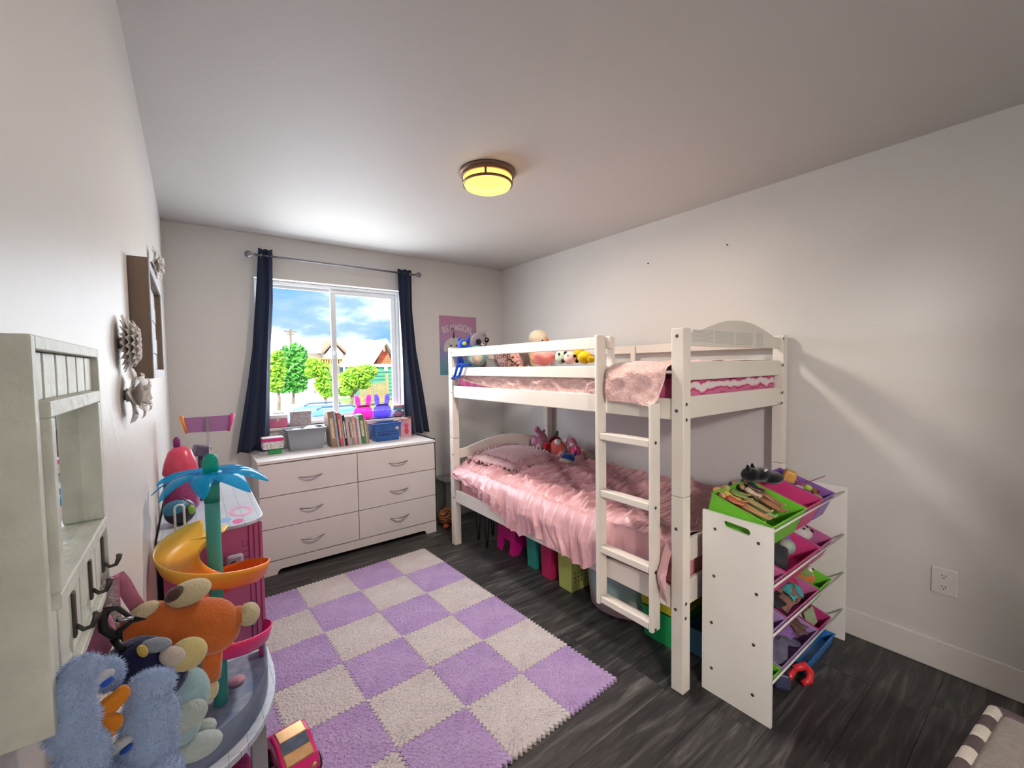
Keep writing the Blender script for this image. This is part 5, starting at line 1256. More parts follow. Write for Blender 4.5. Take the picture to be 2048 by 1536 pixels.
# wall details
hb = obj('mail_hatch', MB().box((.205, Y0-.022, .600), (.262, Y0, .712)), M('lilac_white', '#b9b2c8', .4, .04), dh, bev=.01)
obj('hatch_slot', MB().tube([(.220, Y0-.024, .685), (.232, Y0-.024, .690), (.236, Y0-.024, .678), (.222, Y0-.024, .668)], .003, 6), m_dark, hb)
def wire(pts, m, w=.0011, closed=True): return MB().tube([(p[0], Y0-.0015, p[1]) for p in pts], w, 4, closed=closed)
m_outl = M('print_outline', '#5d2f55', .6)
for zc, n in ((.742, 4), (.700, 14), (.655, 3)):
    pts = [(.270+.013*math.cos(2*PI*i/n+(PI/4 if n == 4 else PI/2)), zc+.013*math.sin(2*PI*i/n+(PI/4 if n == 4 else PI/2))) for i in range(n)]
    s_ = obj('symbol_print', wire(pts, m_outl), m_outl, dh)
wp = obj('emblem_print', MB().prism([(.285+.022*math.cos(2*PI*i/20), Y0-.0012, .455+.055*math.sin(2*PI*i/20)) for i in range(20)], (0, .001, 0)), M('emblem_blue', '#5f78ae', .5, .2, 60), dh)
obj('emblem_print', MB().prism([(.285+.016*math.cos(2*PI*i/20), Y0-.0020, .488+.016*math.sin(2*PI*i/20)) for i in range(20)], (0, .0006, 0)), M('emblem_lilac', '#b9a9cc', .5, .1, 60), dh)
obj('emblem_print', MB().prism([(.285+.016*math.cos(2*PI*i/20), Y0-.0020, .422+.016*math.sin(2*PI*i/20)) for i in range(20)], (0, .0006, 0)), M('emblem_lilac', '#b9a9cc', .5, .1, 60), dh)
# terrace platform
PZ = .305
arc = [(.018, -1.802), (.331, -1.802), (.334, -1.92)]
for i in range(1, 15):
    a = PI/2*i/15; arc.append((.018+.316*math.cos(a)**.85, -1.92-.44*math.sin(a)**.9))
arc.append((.018, -2.36))
pl = obj('terrace', MB().prism([(x, y, PZ-.022) for x, y in arc], (0, 0, .022)), m_roof, dh, bev=.003)
def inset(pts, k): 
    cx_, cy_ = .10, -1.95
    return [(cx_+(x-cx_)*k, cy_+(y-cy_)*k) for x, y in pts]
wall_line = [p for p in inset(arc, .90)][1:]
obj('pool_floor', MB().prism([(x, y, PZ+.0005) for x, y in inset(arc, .885)], (0, 0, .0015)), M('pool_blue', '#7f95b5', .3, 0, 30, hex2='#a5b2c6'), pl)
G = np.zeros((len(wall_line), 2, 3))
for i, (x, y) in enumerate(wall_line): G[i, 0] = (x, y, PZ); G[i, 1] = (x, y, PZ+.085)
obj('clear_wall', MB().grid(G), clear_mat('clear_plastic', '#aeb9c9', .38, .05), pl, smooth=True, solid=.003)
for x, y in ((.255, -2.185), (.05, -2.31)): obj('leg', MB().box((x-.022, y-.022, .015), (x+.022, y+.022, PZ-.022)), m_dgy, dh, bev=.004)
# palm tree
pcx_, pcy_ = .165, -2.045
m_teal = clear_mat('teal_tube', '#12b59c', .65, .15)
tr_ = obj('palm_trunk', MB().cyl((pcx_, pcy_, PZ+.002), (pcx_, pcy_, 1.00), .021, n=24), M('teal_plastic_trunk', '#3f9c93', .35, .05), dh, smooth=True, bev=.002)
obj('trunk_top', MB().lathe([(.022, .99), (.022, 1.125), (.018, 1.140), (.010, 1.148), (.001, 1.15)], (pcx_, pcy_, 0), 24), m_teal, dh, smooth=True)
obj('antenna', MB().tube([(pcx_, pcy_, 1.148), (pcx_, pcy_, 1.165), (pcx_, pcy_, 1.19)], [.003, .0022, .0012], 8), M('white_plastic', '#dcdadb', .35, .03), tr_)
m_leaf = clear_mat('blue_leaf', '#1cc4f4', .55, .12)
for k in range(9):
    az = 2*PI*k/9+.10; L = min(.168 if k % 2 else .142, .125/max(.01, -math.cos(az+.1))); n = 16; u = Vector((math.cos(az), math.sin(az), 0)); v = Vector((-math.sin(az), math.cos(az), 0))
    G = np.zeros((n+1, 5, 3))
    for i in range(n+1):
        t_ = i/n; wd2 = .034*math.sin(PI*min(1, .14+.86*t_))**.7+.001; sw_ = .045*t_*t_
        for j in range(5):
            s_ = j/4*2-1
            q = Vector((pcx_, pcy_, 1.082))+u*(.018+L*t_)+v*(wd2*s_+sw_)+Vector((0, 0, .040*math.sin(t_*1.5)-.080*t_**2-.10*wd2*s_*s_))
            G[i, j] = q
    obj('palm_leaf', MB().grid(G), m_leaf, dh, smooth=True, solid=.0025)
obj('leaf_collar', MB().lathe([(.021, 1.045), (.036, 1.068), (.036, 1.086), (.021, 1.092)], (pcx_, pcy_, 0), 8, cap=False), m_leaf, dh)
# spiral slide
m_slide = grad_mat('slide_plastic', [(0.0, '#d6128a'), (.30, '#e0218a'), (.45, '#ea3f3c'), (.60, '#f0580c'), (.76, '#f5780a'), (.90, '#f2b53a'), (1.0, '#f2c850')], .375, .875, .35)
def spiral(a0, a1, z0, z1, name, n=90, ease=1.0, lab=None, matm=None):
    prof = [(.042, .022), (.046, .004), (.060, -.008), (.090, -.012), (.122, -.006), (.142, .010), (.152, .040), (.156, .056)]
    G = np.zeros((n+1, len(prof), 3))
    for i in range(n+1):
        t_ = i/n; a = math.radians(a0+(a1-a0)*t_); z = z0+(z1-z0)*(t_**ease)
        for j, (r, h) in enumerate(prof): G[i, j] = (pcx_+r*math.cos(a), pcy_+r*math.sin(a), z+h)
    o_ = obj(name, MB().grid(G), matm or m_slide, dh, smooth=True, solid=.004)
    return o_
spiral(100, 375, .838, .690, 'slide_upper', ease=1.15)
spiral(375, 745, .690, .455, 'slide_lower')
obj('slide_start', MB().prism([(.075, -1.84, RZ+.003), (.215, -1.84, RZ+.003), (.20, -1.90, RZ+.003), (.165, -1.925, RZ+.003), (.08, -1.925, RZ+.003), (.06, -1.89, RZ+.003)], (0, 0, .006)), M('slide_yellow', '#ecc45c', .35), dh, bev=.002)
m_wpl = M('white_plastic', '#dcdadb', .35, .03)
for px, py in ((360, 1050), (428, 1044)):
    c = W(px, py, 1, -1.85); zt = W(px, py-40, 1, -1.85).z
    obj('ladder_handle', MB().tube([(c.x-.013, -1.85, RZ+.008), (c.x-.013, -1.85, zt-.012)]+[(c.x+.013*math.cos(PI-PI*i/8), -1.85, zt-.012+.013*math.sin(PI*i/8)) for i in range(1, 8)]+[(c.x+.013, -1.85, zt-.012), (c.x+.013, -1.85, RZ+.008)], .0035, 8), m_wpl, dh, smooth=True)
# small things on and around it
mdl = thing('mini_doll', 'tiny pink doll with gold hair on the dollhouse terrace edge', 'doll', (.305, -1.86, PZ))
obj('body', MB().lathe([(.002, 0), (.010, .004), (.012, .02), (.006, .038), (.002, .042)], (.305, -1.86, PZ), 12), M('mini_pink', '#c43b86', .4), mdl, smooth=True); obj('head', MB().ell((.305, -1.86, PZ+.052), (.012, .011, .011)), M('skin_mini', '#c99878', .5), mdl, smooth=True); obj('hair', MB().ell((.305, -1.855, PZ+.060), (.014, .012, .009)), M('mini_gold', '#b9883c', .4), mdl, smooth=True)
c = W(462, 1390, 1, -1.93); quick('toy_cushion', 'small pale pink cushion in the dollhouse terrace pool', 'cushion', MB().ell((.215, -1.98, PZ+.016), (.026, .022, .014)), F('#cf9fb6'), smooth=True)
quick('pink_bundle', 'magenta fabric bundle on the floor under the dollhouse terrace', 'cloth', MB().ell((.17, -2.12, .085), (.075, .11, .068)).ell((.13, -2.02, .075), (.06, .07, .06)), M('magenta_cloth', '#8d1f5c', .9, .3, 40, .5, 90), smooth=True, remesh=.006)
# net sign on pole, behind the palm
nt_ = thing('toy_volleyball_net', 'small purple toy net with orange and pink ends on a white pole', 'toy net', (.178, -1.30, RZ))
a, b, c_, d_ = W(362, 836, 1, -1.30), W(466, 830, 1, -1.30), W(457, 861, 1, -1.30), W(373, 866, 1, -1.30)
m_net = stripe_mat('purple_mesh', ['#8a5a8e', '#a873a8', '#8a5a8e', '#b98ab4'], 60, 'Z')
obj('mesh_panel', MB().prism([a, b, c_, d_], (0, .004, 0)), m_net, nt_)
for p, q, hx in ((a, d_, '#d9853c'), (b, c_, '#cf3f86')): obj('end_post', MB().tube([p+Vector((0, 0, .008)), (p+q)/2, q-Vector((0, 0, .003))], [.009, .0065, .005], 8), M('net_'+hx[1:], hx, .4), nt_, smooth=True)
pm_ = (a+b)/2; obj('pole', MB().box((.172, -1.306, RZ), (.184, -1.2945, pm_.z-.004)), clear_mat('frosted_pole', '#c9c6c6', .6, .3), nt_)
# bags on the roof
bgc = W(350, 985, 1, -1.47)
bgp = thing('pink_bag', 'pink sequin bag with coral flap and purple handle on the dollhouse roof', 'bag', (.068, -1.46, RZ))
def sequin(): return M('magenta_sequin', '#b8327e', .35, 0, 160, .6, 260, hex2='#7a1f58', spec=.6)
obj('body', MB().lathe([(.048, 0), (.060, .012), (.062, .08), (.058, .14), (.05, .165)], (.075, -1.47, RZ), 28), sequin(), bgp, smooth=True)
mb = MB(); mb.lathe([(.060, .155), (.062, .165), (.055, .205), (.040, .250), (.022, .268), (.001, .272)], (.075, -1.47, RZ), 28); obj('flap', mb, M('coral_vinyl', '#d24a68', .3, .12, 20), bgp, smooth=True)
obj('strap', MB().tube([(.03, -1.525, RZ+.150), (.06, -1.535, RZ+.168), (.10, -1.532, RZ+.160), (.13, -1.50, RZ+.150)], [.010, .013, .013, .010], 8), M('rosy_foil', '#a85a72', .3, .2, 60, metal=.3), bgp, smooth=True)
obj('handle', MB().tube([(.066, -1.47, RZ+.262), (.066, -1.47, RZ+.280), (.066, -1.47, RZ+.300), (.066, -1.47, RZ+.312)], [.011, .013, .013, .006], 10), M('plum_handle', '#7d2a72', .4), bgp, smooth=True)
bbp = W(348, 1053, 2, RZ); bc_ = Vector((.072, -1.685, RZ+.049))
bb_ = thing('round_case', 'round black case with teal panel and green patch on the dollhouse roof', 'case', (bc_.x, bc_.y, RZ))
obj('shell', MB().ell(bc_, (.050, .042, .049)), M('dark_navy_shell', '#20202c', .4, .1, 30), bb_, smooth=True)
obj('teal_panel', MB().ell((bc_.x-.010, bc_.y-.014, bc_.z+.017), (.042, .030, .032)), M('teal_panel', '#2d6f90', .4, .06), bb_, smooth=True)
obj('green_patch', MB().ell((bc_.x+.030, bc_.y-.020, bc_.z+.006), (.017, .016, .020)), M('green_patch', '#6f9a3c', .5, .1), bb_, smooth=True)
quick('grey_gadget', 'small grey and violet gadget leaning behind the pink bag', 'gadget', MB().obox((.150, -1.36, RZ+.225), (.06, .05, .05), rz(20) @ ry(15)).box((.135, -1.375, RZ), (.165, -1.345, RZ+.20)), M('grey_violet', '#55506a', .4, .2, 40), bev=.006)
# toy car
tcx, tcy = .362, -2.115
cr_ = thing('toy_car', 'pink and gold toy car on the play mat by the dollhouse', 'toy car', (tcx, tcy, .016))
m_gold = M('gold_chrome', '#d8a878', .18, .1, 20, metal=.8); m_hot = M('car_pink', '#d02a72', .25, .05)
ol = [(-.105, .028), (-.105, .060), (-.085, .080), (-.045, .092), (-.01, .115), (.045, .118), (.075, .095), (.100, .085), (.105, .050), (.105, .028)]
Rz = rz(8)
def cw(x, y, z): return Vector((tcx, tcy, .016))+Rz @ Vector((x, y, z))
obj('body', MB().prism([cw(-.058, y, z) for y, z in ol], Rz @ Vector((.116, 0, 0))), m_hot, cr_, bev=.010, seg=3)
obj('hood', MB().prism([cw(-.045, y, z+.003) for y, z in ol[2:5]]+[cw(-.045, y, z-.008) for y, z in ol[2:5][::-1]], Rz @ Vector((.09, 0, 0))), m_gold, cr_, bev=.003)
obj('roof_panel', MB().prism([cw(-.045, y, z+.004) for y, z in ol[4:7]]+[cw(-.045, y, z-.006) for y, z in ol[4:7][::-1]], Rz @ Vector((.09, 0, 0))), m_gold, cr_, bev=.003)
obj('windscreen', MB().prism([cw(-.042, -.043, .098), cw(-.042, -.012, .118), cw(-.042, -.010, .113), cw(-.042, -.040, .093)], Rz @ Vector((.084, 0, 0))), M('smoke_glass', '#5d6a80', .1, .2, 40), cr_)
for s in (-1, 1):
    for y in (-.065, .065):
        w_ = obj('wheel', MB().lathe([(.004,-.012), (.024,-.012), (.028,-.008), (.028,.008), (.024,.012), (.004,.012)], cw(s*.056, y, .029), 20, Rz @ ry(90)), m_dark, cr_, smooth=False, bev=.001)
        obj('hub', MB().lathe([(.003,-.0135), (.014,-.0135), (.014,.0135), (.003,.0135)], cw(s*.056, y, .029), 14, Rz @ ry(90)), m_gold, w_)
    obj('headlight', MB().ell(cw(s*.035, -.104, .055), (.012, .006, .010)), m_gold, cr_, smooth=True)

# ------------------------------------------------------------------ toys hanging on the mirror hooks
def p1(px, py, y, w, h, dy, rot=None):
    c = W(px, py, 1, y); return (c.x, c.y, c.z, pr(c, w), dy, pr(c, h)) + ((rot,) if rot else ())
# pink strap bag and white fur
bg2 = thing('pink_strap_bag', 'dusty pink strap bag hanging from the far mirror hook', 'bag', (.06, -2.99, 1.03))
sp_ = [W(226, 1150, 1, -3.0), W(214, 1175, 1, -3.0), W(232, 1215, 1, -3.0), W(250, 1240, 1, -3.0)]
m_dpink = M('dusty_pink_strap', '#b8728f', .7, .08, 30, .2, 200)
def ribbon(pts, w, wdir, m, name, parent):
    G = np.zeros((len(pts), 2, 3))
    for i, p in enumerate(pts): G[i, 0] = Vector(p)-Vector(wdir)*w; G[i, 1] = Vector(p)+Vector(wdir)*w
    return obj(name, MB().grid(G), m, parent, smooth=True, solid=.002)
ribbon([W(232, 1150, 1, -3.0), W(222, 1160, 1, -3.005), W(224, 1200, 1, -3.005), W(228, 1260, 1, -3.0)], .009, (.8, .4, 0), m_dpink, 'strap', bg2)
ribbon([W(232, 1150, 1, -3.0), W(245, 1165, 1, -2.995), W(262, 1195, 1, -2.99), W(282, 1225, 1, -2.985)], .009, (.8, .4, .2), m_dpink, 'strap', bg2)
obj('pouch', MB().ell(W(180, 1275, 1, -3.07), (.022, .02, .034)), m_dpink, bg2, smooth=True)
el_ = [p1(205, 1195, -3.01, 16, 36, .014), p1(214, 1235, -3.01, 15, 25, .014)]
t = thing('white_fur_charm', 'white furry pom charm hanging behind the carabiner', 'charm', (el_[0][0], el_[0][1], el_[0][2]-.05))
m_wf = F('#c3b6bb'); blob('pom', el_, m_wf, t, .003); fur(t, el_, 1600, .008, m_wf, .5, wid=.0007)
# orange puppy
orm, crm = F('#cf6f38'), F('#d3c6a2')
b0 = p1(385, 1255, -2.985, 78, 52, .040); b1 = p1(300, 1250, -2.99, 52, 42, .034)
t = thing('orange_plush_puppy', 'orange plush puppy with cream paws hanging from a black clip', 'plush toy', (b0[0], b0[1], b0[2]-.06))
blob('body', [b0, b1, p1(430, 1262, -2.985, 45, 40, .034)], orm, t, .003)
e1 = p1(378, 1185, -2.985, 38, 22, .022, (0, -10, 0)); obj('muzzle', MB().ell(e1[:3], e1[3:6], e1[6]), crm, t, smooth=True)
e2 = p1(348, 1188, -2.998, 18, 11, .012, (0, -35, 0)); obj('ear_patch', MB().ell(e2[:3], e2[3:6], e2[6]), F('#5a443e'), t, smooth=True)
pa, pb2 = W(440, 1240, 1, -2.985), W(482, 1230, 1, -2.985)
obj('arm', MB().tube([pa, (pa+pb2)/2, pb2], [.016, .0145, .014], 12), orm, t, smooth=True); e3 = p1(497, 1228, -2.985, 20, 22, .016); obj('paw', MB().ell(e3[:3], e3[3:6]), crm, t, smooth=True)
pa, pb2 = W(425, 1290, 1, -2.985), W(424, 1358, 1, -2.985)
obj('leg', MB().tube([pa, (pa+pb2)/2, pb2], [.013, .0125, .011], 12), orm, t, smooth=True); e4 = p1(420, 1378, -2.985, 15, 22, .012); obj('paw', MB().ell(e4[:3], e4[3:6]), crm, t, smooth=True)
e5 = p1(285, 1225, -3.0, 28, 15, .014); obj('cream_patch', MB().ell(e5[:3], e5[3:6], (0, -25, 0)), crm, t, smooth=True)
# carabiner
cb = thing('carabiner', 'black carabiner clip on the mirror hook', 'carabiner', W(230, 1255, 1, -3.10))
pts = [(205, 1240), (214, 1220), (235, 1215), (262, 1235), (290, 1238), (262, 1243), (238, 1262), (240, 1280), (226, 1270), (208, 1258)]
obj('ring', MB().tube([W(px, py, 1, -3.10) for px, py in pts], [.0045, .0045, .003, .0025, .002, .0025, .0035, .005, .005, .005], 8, closed=True), m_dark, cb, smooth=True)
obj('gate', MB().tube([W(234, 1240, 1, -3.105), W(250, 1239, 1, -3.108), W(266, 1236, 1, -3.105)], .0022, 8), M('chrome', '#b9b9bf', .15, 0, metal=1), cb, smooth=True)
obj('cord', MB().tube([W(228, 1278, 1, -3.10), W(238, 1292, 1, -3.11), W(248, 1300, 1, -3.11)], .004, 8), m_dark, cb, smooth=True)
# navy and sky blue plush
nvm, sbm, plm = F('#262a4c'), F('#9fc0cc'), F('#b9c6c6')
h0 = p1(270, 1325, -3.10, 56, 46, .030); t = thing('navy_plush_dog', 'navy and sky blue plush dog hanging under the orange one', 'plush toy', (h0[0]+.03, -3.09, .95))
blob('head', [h0, p1(330, 1350, -3.09, 40, 40, .028)], nvm, t, .003)
for q, m_, nm in ((p1(312, 1290, -3.115, 26, 13, .010, (0, 15, 0)), F('#8f98a6'), 'brow'), (p1(345, 1312, -3.12, 24, 17, .010, (0, 40, 0)), F('#c9bdb4'), 'muzzle'), (p1(375, 1308, -3.105, 33, 30, .018), F('#cfc188'), 'snout')):
    obj(nm, MB().ell(q[:3], q[3:6], q[6] if len(q) > 6 else None), m_, t, smooth=True)
q = p1(285, 1302, -3.132, 8, 14, .004, (0, -20, 0)); obj('ear_lining', MB().ell(q[:3], q[3:6], q[6]), F('#d0b45c'), t, smooth=True)
blob('body', [p1(378, 1390, -3.09, 36, 52, .026), p1(365, 1440, -3.09, 34, 45, .026)], sbm, t, .003)
for q in (p1(372, 1432, -3.115, 36, 30, .014), p1(398, 1492, -3.10, 40, 22, .016), p1(412, 1455, -3.075, 18, 14, .012)): obj('paw', MB().ell(q[:3], q[3:6]), plm, t, smooth=True)
# fluffy blue toy
m_bl = F('#9fb6de'); m_lf = M('light_blue_fur', '#abc0e4', .9, .10, 40, sheen=.5)
t = thing('fluffy_blue_plush', 'fluffy light blue plush with orange petals hanging from the nearest hook', 'plush toy', (.06, -3.25, 1.02))
armE = [p1(165, 1338, -3.262, 34, 26, .010), p1(142, 1385, -3.262, 36, 50, .011), p1(145, 1450, -3.262, 42, 60, .012), p1(165, 1520, -3.262, 44, 60, .012), p1(195, 1590, -3.262, 46, 50, .012)]
bodyE = [p1(300, 1375, -3.225, 42, 34, .014), p1(300, 1440, -3.225, 48, 60, .016), p1(290, 1500, -3.228, 54, 50, .016), p1(290, 1560, -3.245, 62, 32, .016)]
backE = [p1(215, 1348, -3.205, 26, 34, .010)]
blob('long_ear', armE, m_bl, t, .0022); blob('body', bodyE, m_bl, t, .0022); blob('far_ear', backE, m_bl, t)
fur(t, armE, 6000, .0036, m_lf, .3, wid=.0005, seed=4); fur(t, bodyE, 6000, .0036, m_lf, .3, wid=.0005, seed=5); fur(t, backE, 900, .0036, m_lf, .3, wid=.0005, seed=6)
m_or = F('#e08a2c')
blob('petals', [p1(228, 1402, -3.240, 26, 18, .006, (0, -20, 0)), p1(244, 1388, -3.240, 14, 18, .005), p1(212, 1418, -3.241, 24, 16, .006)], m_or, t, .002); blob('petals', [p1(218, 1450, -3.242, 24, 22, .006, (0, -15, 0)), p1(206, 1474, -3.243, 18, 16, .005)], m_or, t, .002)
for px, py in ((200, 1358), (238, 1492)):
    q = p1(px, py, -3.238, 24, 12, .005, (0, -20, 0)); obj('ribbon_bow', MB().ell(q[:3], q[3:6], q[6]), F('#c9ccd4'), t, smooth=True); q = p1(px+14, py+6, -3.242, 12, 6, .004, (0, -25, 0)); obj('ribbon_tip', MB().ell(q[:3], q[3:6], q[6]), F('#2f5cc0'), t, smooth=True)
# ------------------------------------------------------------------ outside the window
GZ = -.80
m_conc = M('sunlit_concrete', '#cfccc6', .9, .05, .5)
struct(obj('ground', MB().box((-60, .4, GZ-.2), (110, 190, GZ)), m_conc))
g0 = [W(px, py, 2, GZ+.004) for px, py in ((688, 800), (812, 782), (830, 815), (700, 822))]
struct(obj('lawn', MB().prism([(p.x, p.y, GZ+.002) for p in g0], (0, 0, .03)), M('dry_grass', '#5a5222', .9, 0, .8, hex2='#3f5a1c')))
def house(label, y, dep, wall_px, eave_py, wall_hex, name='house'): 
    pass
m_hw = M('house_white', '#b9b4ac', .8, .04, .6); m_hr = M('house_roof', '#a9a39c', .9, .08, 3); m_hglass = M('house_glass', '#4a6a7d', .2, .1, 2); m_deck = M('deck_wood', '#8a5a2c', .8, .15, 2)
YH = 38.0
def H3(px, py, y=YH): return W(px, py, 1, y)
hs = thing('house', 'white house with a timber balcony beyond the street', 'house', (H3(690, 780).x, YH, GZ))
a, b = H3(612, 705), H3(800, 705)
obj('wall', MB().box((a.x, YH, GZ), (b.x, YH+8, a.z)), m_hw, hs)
rt_ = H3(700, 676).z
obj('roof', MB().prism([(a.x-1, YH-1, a.z-.1), (b.x+1, YH-1, a.z-.1), (b.x-1.5, YH+4, rt_), (a.x+1.5, YH+4, rt_)], (0, .3, .2)).prism([(a.x-1, YH+9, a.z-.1), (b.x+1, YH+9, a.z-.1), (b.x-1.5, YH+4, rt_), (a.x+1.5, YH+4, rt_)], (0, .3, .2)), m_hr, hs)
ga, gb, gp = H3(645, 708, YH-1.5), H3(693, 708, YH-1.5), H3(668, 684, YH-1.5)
obj('gable_wall', MB().prism([(ga.x+.3, YH-1.5, GZ), (gb.x-.3, YH-1.5, GZ), (gb.x-.3, YH-1.5, ga.z), (gp.x, YH-1.5, gp.z-.15), (ga.x+.3, YH-1.5, ga.z)], (0, 1.5, 0)), m_hw, hs)
for p, q in ((ga, gp), (gb, gp)): obj('gable_board', MB().prism([p, q, q+Vector((0, 0, .25)), p+Vector((0, 0, .25))], (0, 3.5, 0)), M('fascia_brown', '#5d4a3c', .8), hs)
for l, r, t_, bt in ((625, 632, 702, 708), (703, 717, 708, 718), (727, 731, 707, 716), (632, 645, 733, 745), (700, 714, 733, 745), (668, 680, 733, 748)):
    p, q = H3(l, t_), H3(r, bt); f = obj('window', MB().box((p.x, YH-.06-(1.5 if 645 < l < 693 else 0), q.z), (q.x, YH-(1.5 if 645 < l < 693 else 0), p.z)), m_hw, hs); obj('pane', MB().box((p.x+.08, YH-.09-(1.5 if 645 < l < 693 else 0), q.z+.08), (q.x-.08, YH-.061-(1.5 if 645 < l < 693 else 0), p.z-.08)), m_hglass, f)
p, q = H3(612, 728, YH-2.6), H3(738, 731, YH-2.6); obj('balcony_deck', MB().box((p.x, YH-2.6, q.z), (q.x, YH-1.55, p.z)), m_deck, hs)
zt = H3(660, 719, YH-2.6).z; n = 26
for k in range(n): x = p.x+(q.x-p.x)*(k+.5)/n; obj('baluster', MB().box((x-.14, YH-2.6, p.z), (x+.14, YH-2.55, zt)), m_deck, hs)
obj('handrail', MB().box((p.x, YH-2.65, zt), (q.x, YH-2.5, zt+.10)), m_deck, hs)
for px in (615, 650, 690, 735): x = H3(px, 730, YH-2.6).x; obj('balcony_post', MB().box((x-.12, YH-2.6, GZ), (x+.12, YH-2.4, p.z-.1)), m_hw, hs)
# green house with shingled gable
YG = 27.0
gh = thing('house', 'green clapboard house with a red shingle gable', 'house', (H3(775, 780, YG).x, YG, GZ))
l, r, ap_ = H3(738, 730, YG), H3(800, 730, YG), H3(767, 684, YG); wl, wr = H3(746, 730, YG), H3(818, 730, YG)
m_grn = M('green_siding', '#1c5240', .8, .06, 1); m_sh = M('red_shingle', '#7a2f1c', .9, 0, 2, hex2='#9a4a2c')
rx0 = ap_.x+(ap_.x-l.x)
nb = 9; hb_ = (l.z-GZ)/nb
for k in range(nb): obj('clapboard', MB().prism([(wl.x, YG, GZ+k*hb_), (wl.x, YG-.06, GZ+k*hb_+.005), (wl.x, YG-.01, GZ+(k+1)*hb_), (wl.x, YG+.1, GZ+(k+1)*hb_), (wl.x, YG+.1, GZ+k*hb_)], (rx0-wl.x, 0, 0)), m_grn, gh)
obj('side_wall', MB().box((wl.x, YG+.1, GZ), (rx0, YG+7, l.z)), m_grn, gh)
rowsn = 11; hgt = ap_.z-l.z
for k in range(rowsn):
    z0, z1 = l.z+hgt*k/rowsn, l.z+hgt*(k+1)/rowsn; f = 1-k/rowsn; xl, xr = ap_.x-(ap_.x-l.x-.5)*f, ap_.x+(rx0-ap_.x-.5)*f; n = max(1, int((xr-xl)/.42))
    for j in range(n):
        x0, x1 = xl+(xr-xl)*j/n+.012, xl+(xr-xl)*(j+1)/n-.012; dz = .03*((j*7+k*3) % 4)
        obj('shingle', MB().prism([(x0, YG-.07, z0-.05+dz*.6), (x0, YG-.02, z1+.02), (x0, YG+.03, z1+.02), (x0, YG+.03, z0-.05+dz*.6)], (x1-x0, 0, 0)), m_sh, gh)
for p, q in ((l, ap_), (Vector((rx0, YG, l.z)), ap_)): obj('roof_slope', MB().prism([p+Vector((0, -.6, -.1)), q+Vector((0, -.6, -.1)), q+Vector((0, -.6, .22)), p+Vector((0, -.6, .22))], (0, 8, 0)), m_hr, gh)
obj('gable_trim', MB().box((l.x, YG-.12, l.z-.15), (rx0, YG-.02, l.z+.08)), m_hw, gh)
p, q = H3(769, 734, YG-.1), H3(775, 742, YG-.1); f = obj('window', MB().box((p.x, YG-.12, q.z), (q.x, YG-.06, p.z)), m_hw, gh); obj('pane', MB().box((p.x+.07, YG-.14, q.z+.07), (q.x-.07, YG-.121, p.z-.07)), m_hglass, f)
p, q = H3(766, 694, YG-.1), H3(770, 703, YG-.1); obj('gable_vent', MB().box((p.x, YG-.14, q.z), (q.x, YG-.10, p.z)), m_hw, gh)
# picket fence
YF = 24.0
fe = thing('picket_fence', 'pale timber picket fence in front of the green house', 'fence', (H3(748, 785, YF).x, YF, GZ))
p, q = H3(720, 768, YF), H3(773, 764, YF); n = 17; m_fe = M('fence_timber', '#6b5230', .85, .12, 3)
for k in range(n): x = p.x+(q.x-p.x)*k/(n-1); obj('picket', MB().box((x-.035, YF-.02, GZ), (x+.035, YF, p.z+(q.z-p.z)*k/(n-1))), m_fe, fe)
for z in (.35, .9): obj('fence_rail', MB().box((p.x, YF, GZ+z), (q.x, YF+.04, GZ+z+.08)), m_fe, fe)
x = H3(774, 760, YF).x; obj('fence_post', MB().box((x-.08, YF-.03, GZ), (x+.08, YF+.1, H3(774, 747, YF).z)), m_fe, fe)
# white shed, left
p, q = H3(540, 772, 30), H3(622, 790, 30)
quick('low_white_building', 'low white garage building left of the white house', 'building', MB().box((H3(540, 0, 34).x, 34, GZ), (H3(600, 0, 34).x, 36.6, H3(560, 752, 34).z)).prism([(H3(538, 0, 34).x, 33.7, H3(560, 752, 34).z), (H3(538, 0, 34).x, 35.2, H3(560, 745, 34).z), (H3(538, 0, 34).x, 36.7, H3(560, 752, 34).z)], (H3(602, 0, 34).x-H3(538, 0, 34).x, 0, 0)), m_hw)
# utility pole
YP = 55.0; x = H3(582, 700, YP).x; zt = H3(582, 663, YP).z
up = thing('utility_pole', 'wooden utility pole with two cross arms on the skyline', 'utility pole', (x, YP, GZ)); m_pole = M('pole_wood', '#4a4038', .9)
obj('pole', MB().cyl((x, YP, GZ), (x, YP, zt+.3), .16, .12, 10), m_pole, up); obj('cross_arm', MB().box((x-.75, YP-.14, zt-.1), (x+.75, YP-.04, zt+.08)), m_pole, up); obj('cross_arm', MB().box((x-.42, YP-.14, H3(582, 668, YP).z-.1), (x+.42, YP-.04, H3(582, 668, YP).z+.06)), m_pole, up)
# trees
def leaf_mat(name, h1, h2):
    m, t, b = nodes_mat(name); b.inputs['Roughness'].default_value = .6
    tc = N(t, 'ShaderNodeTexCoord'); n = N(t, 'ShaderNodeTexNoise'); n.inputs['Scale'].default_value = 2.5; r = N(t, 'ShaderNodeValToRGB'); r.color_ramp.elements[0].color = lin(h1); r.color_ramp.elements[1].color = lin(h2); r.color_ramp.elements[0].position = .35; r.color_ramp.elements[1].position = .65
    t.links.new(tc.outputs['Object'], n.inputs['Vector']); t.links.new(n.outputs[0], r.inputs[0]); t.links.new(r.outputs[0], b.inputs['Base Color'])
    tl = N(t, 'ShaderNodeBsdfTranslucent'); t.links.new(r.outputs[0], tl.inputs[0]); mx = N(t, 'ShaderNodeMixShader'); mx.inputs[0].default_value = .35
    t.links.new(b.outputs[0], mx.inputs[1]); t.links.new(tl.outputs[0], mx.inputs[2]); t.links.new(mx.outputs[0], t.nodes['Material Output'].inputs[0]); return m
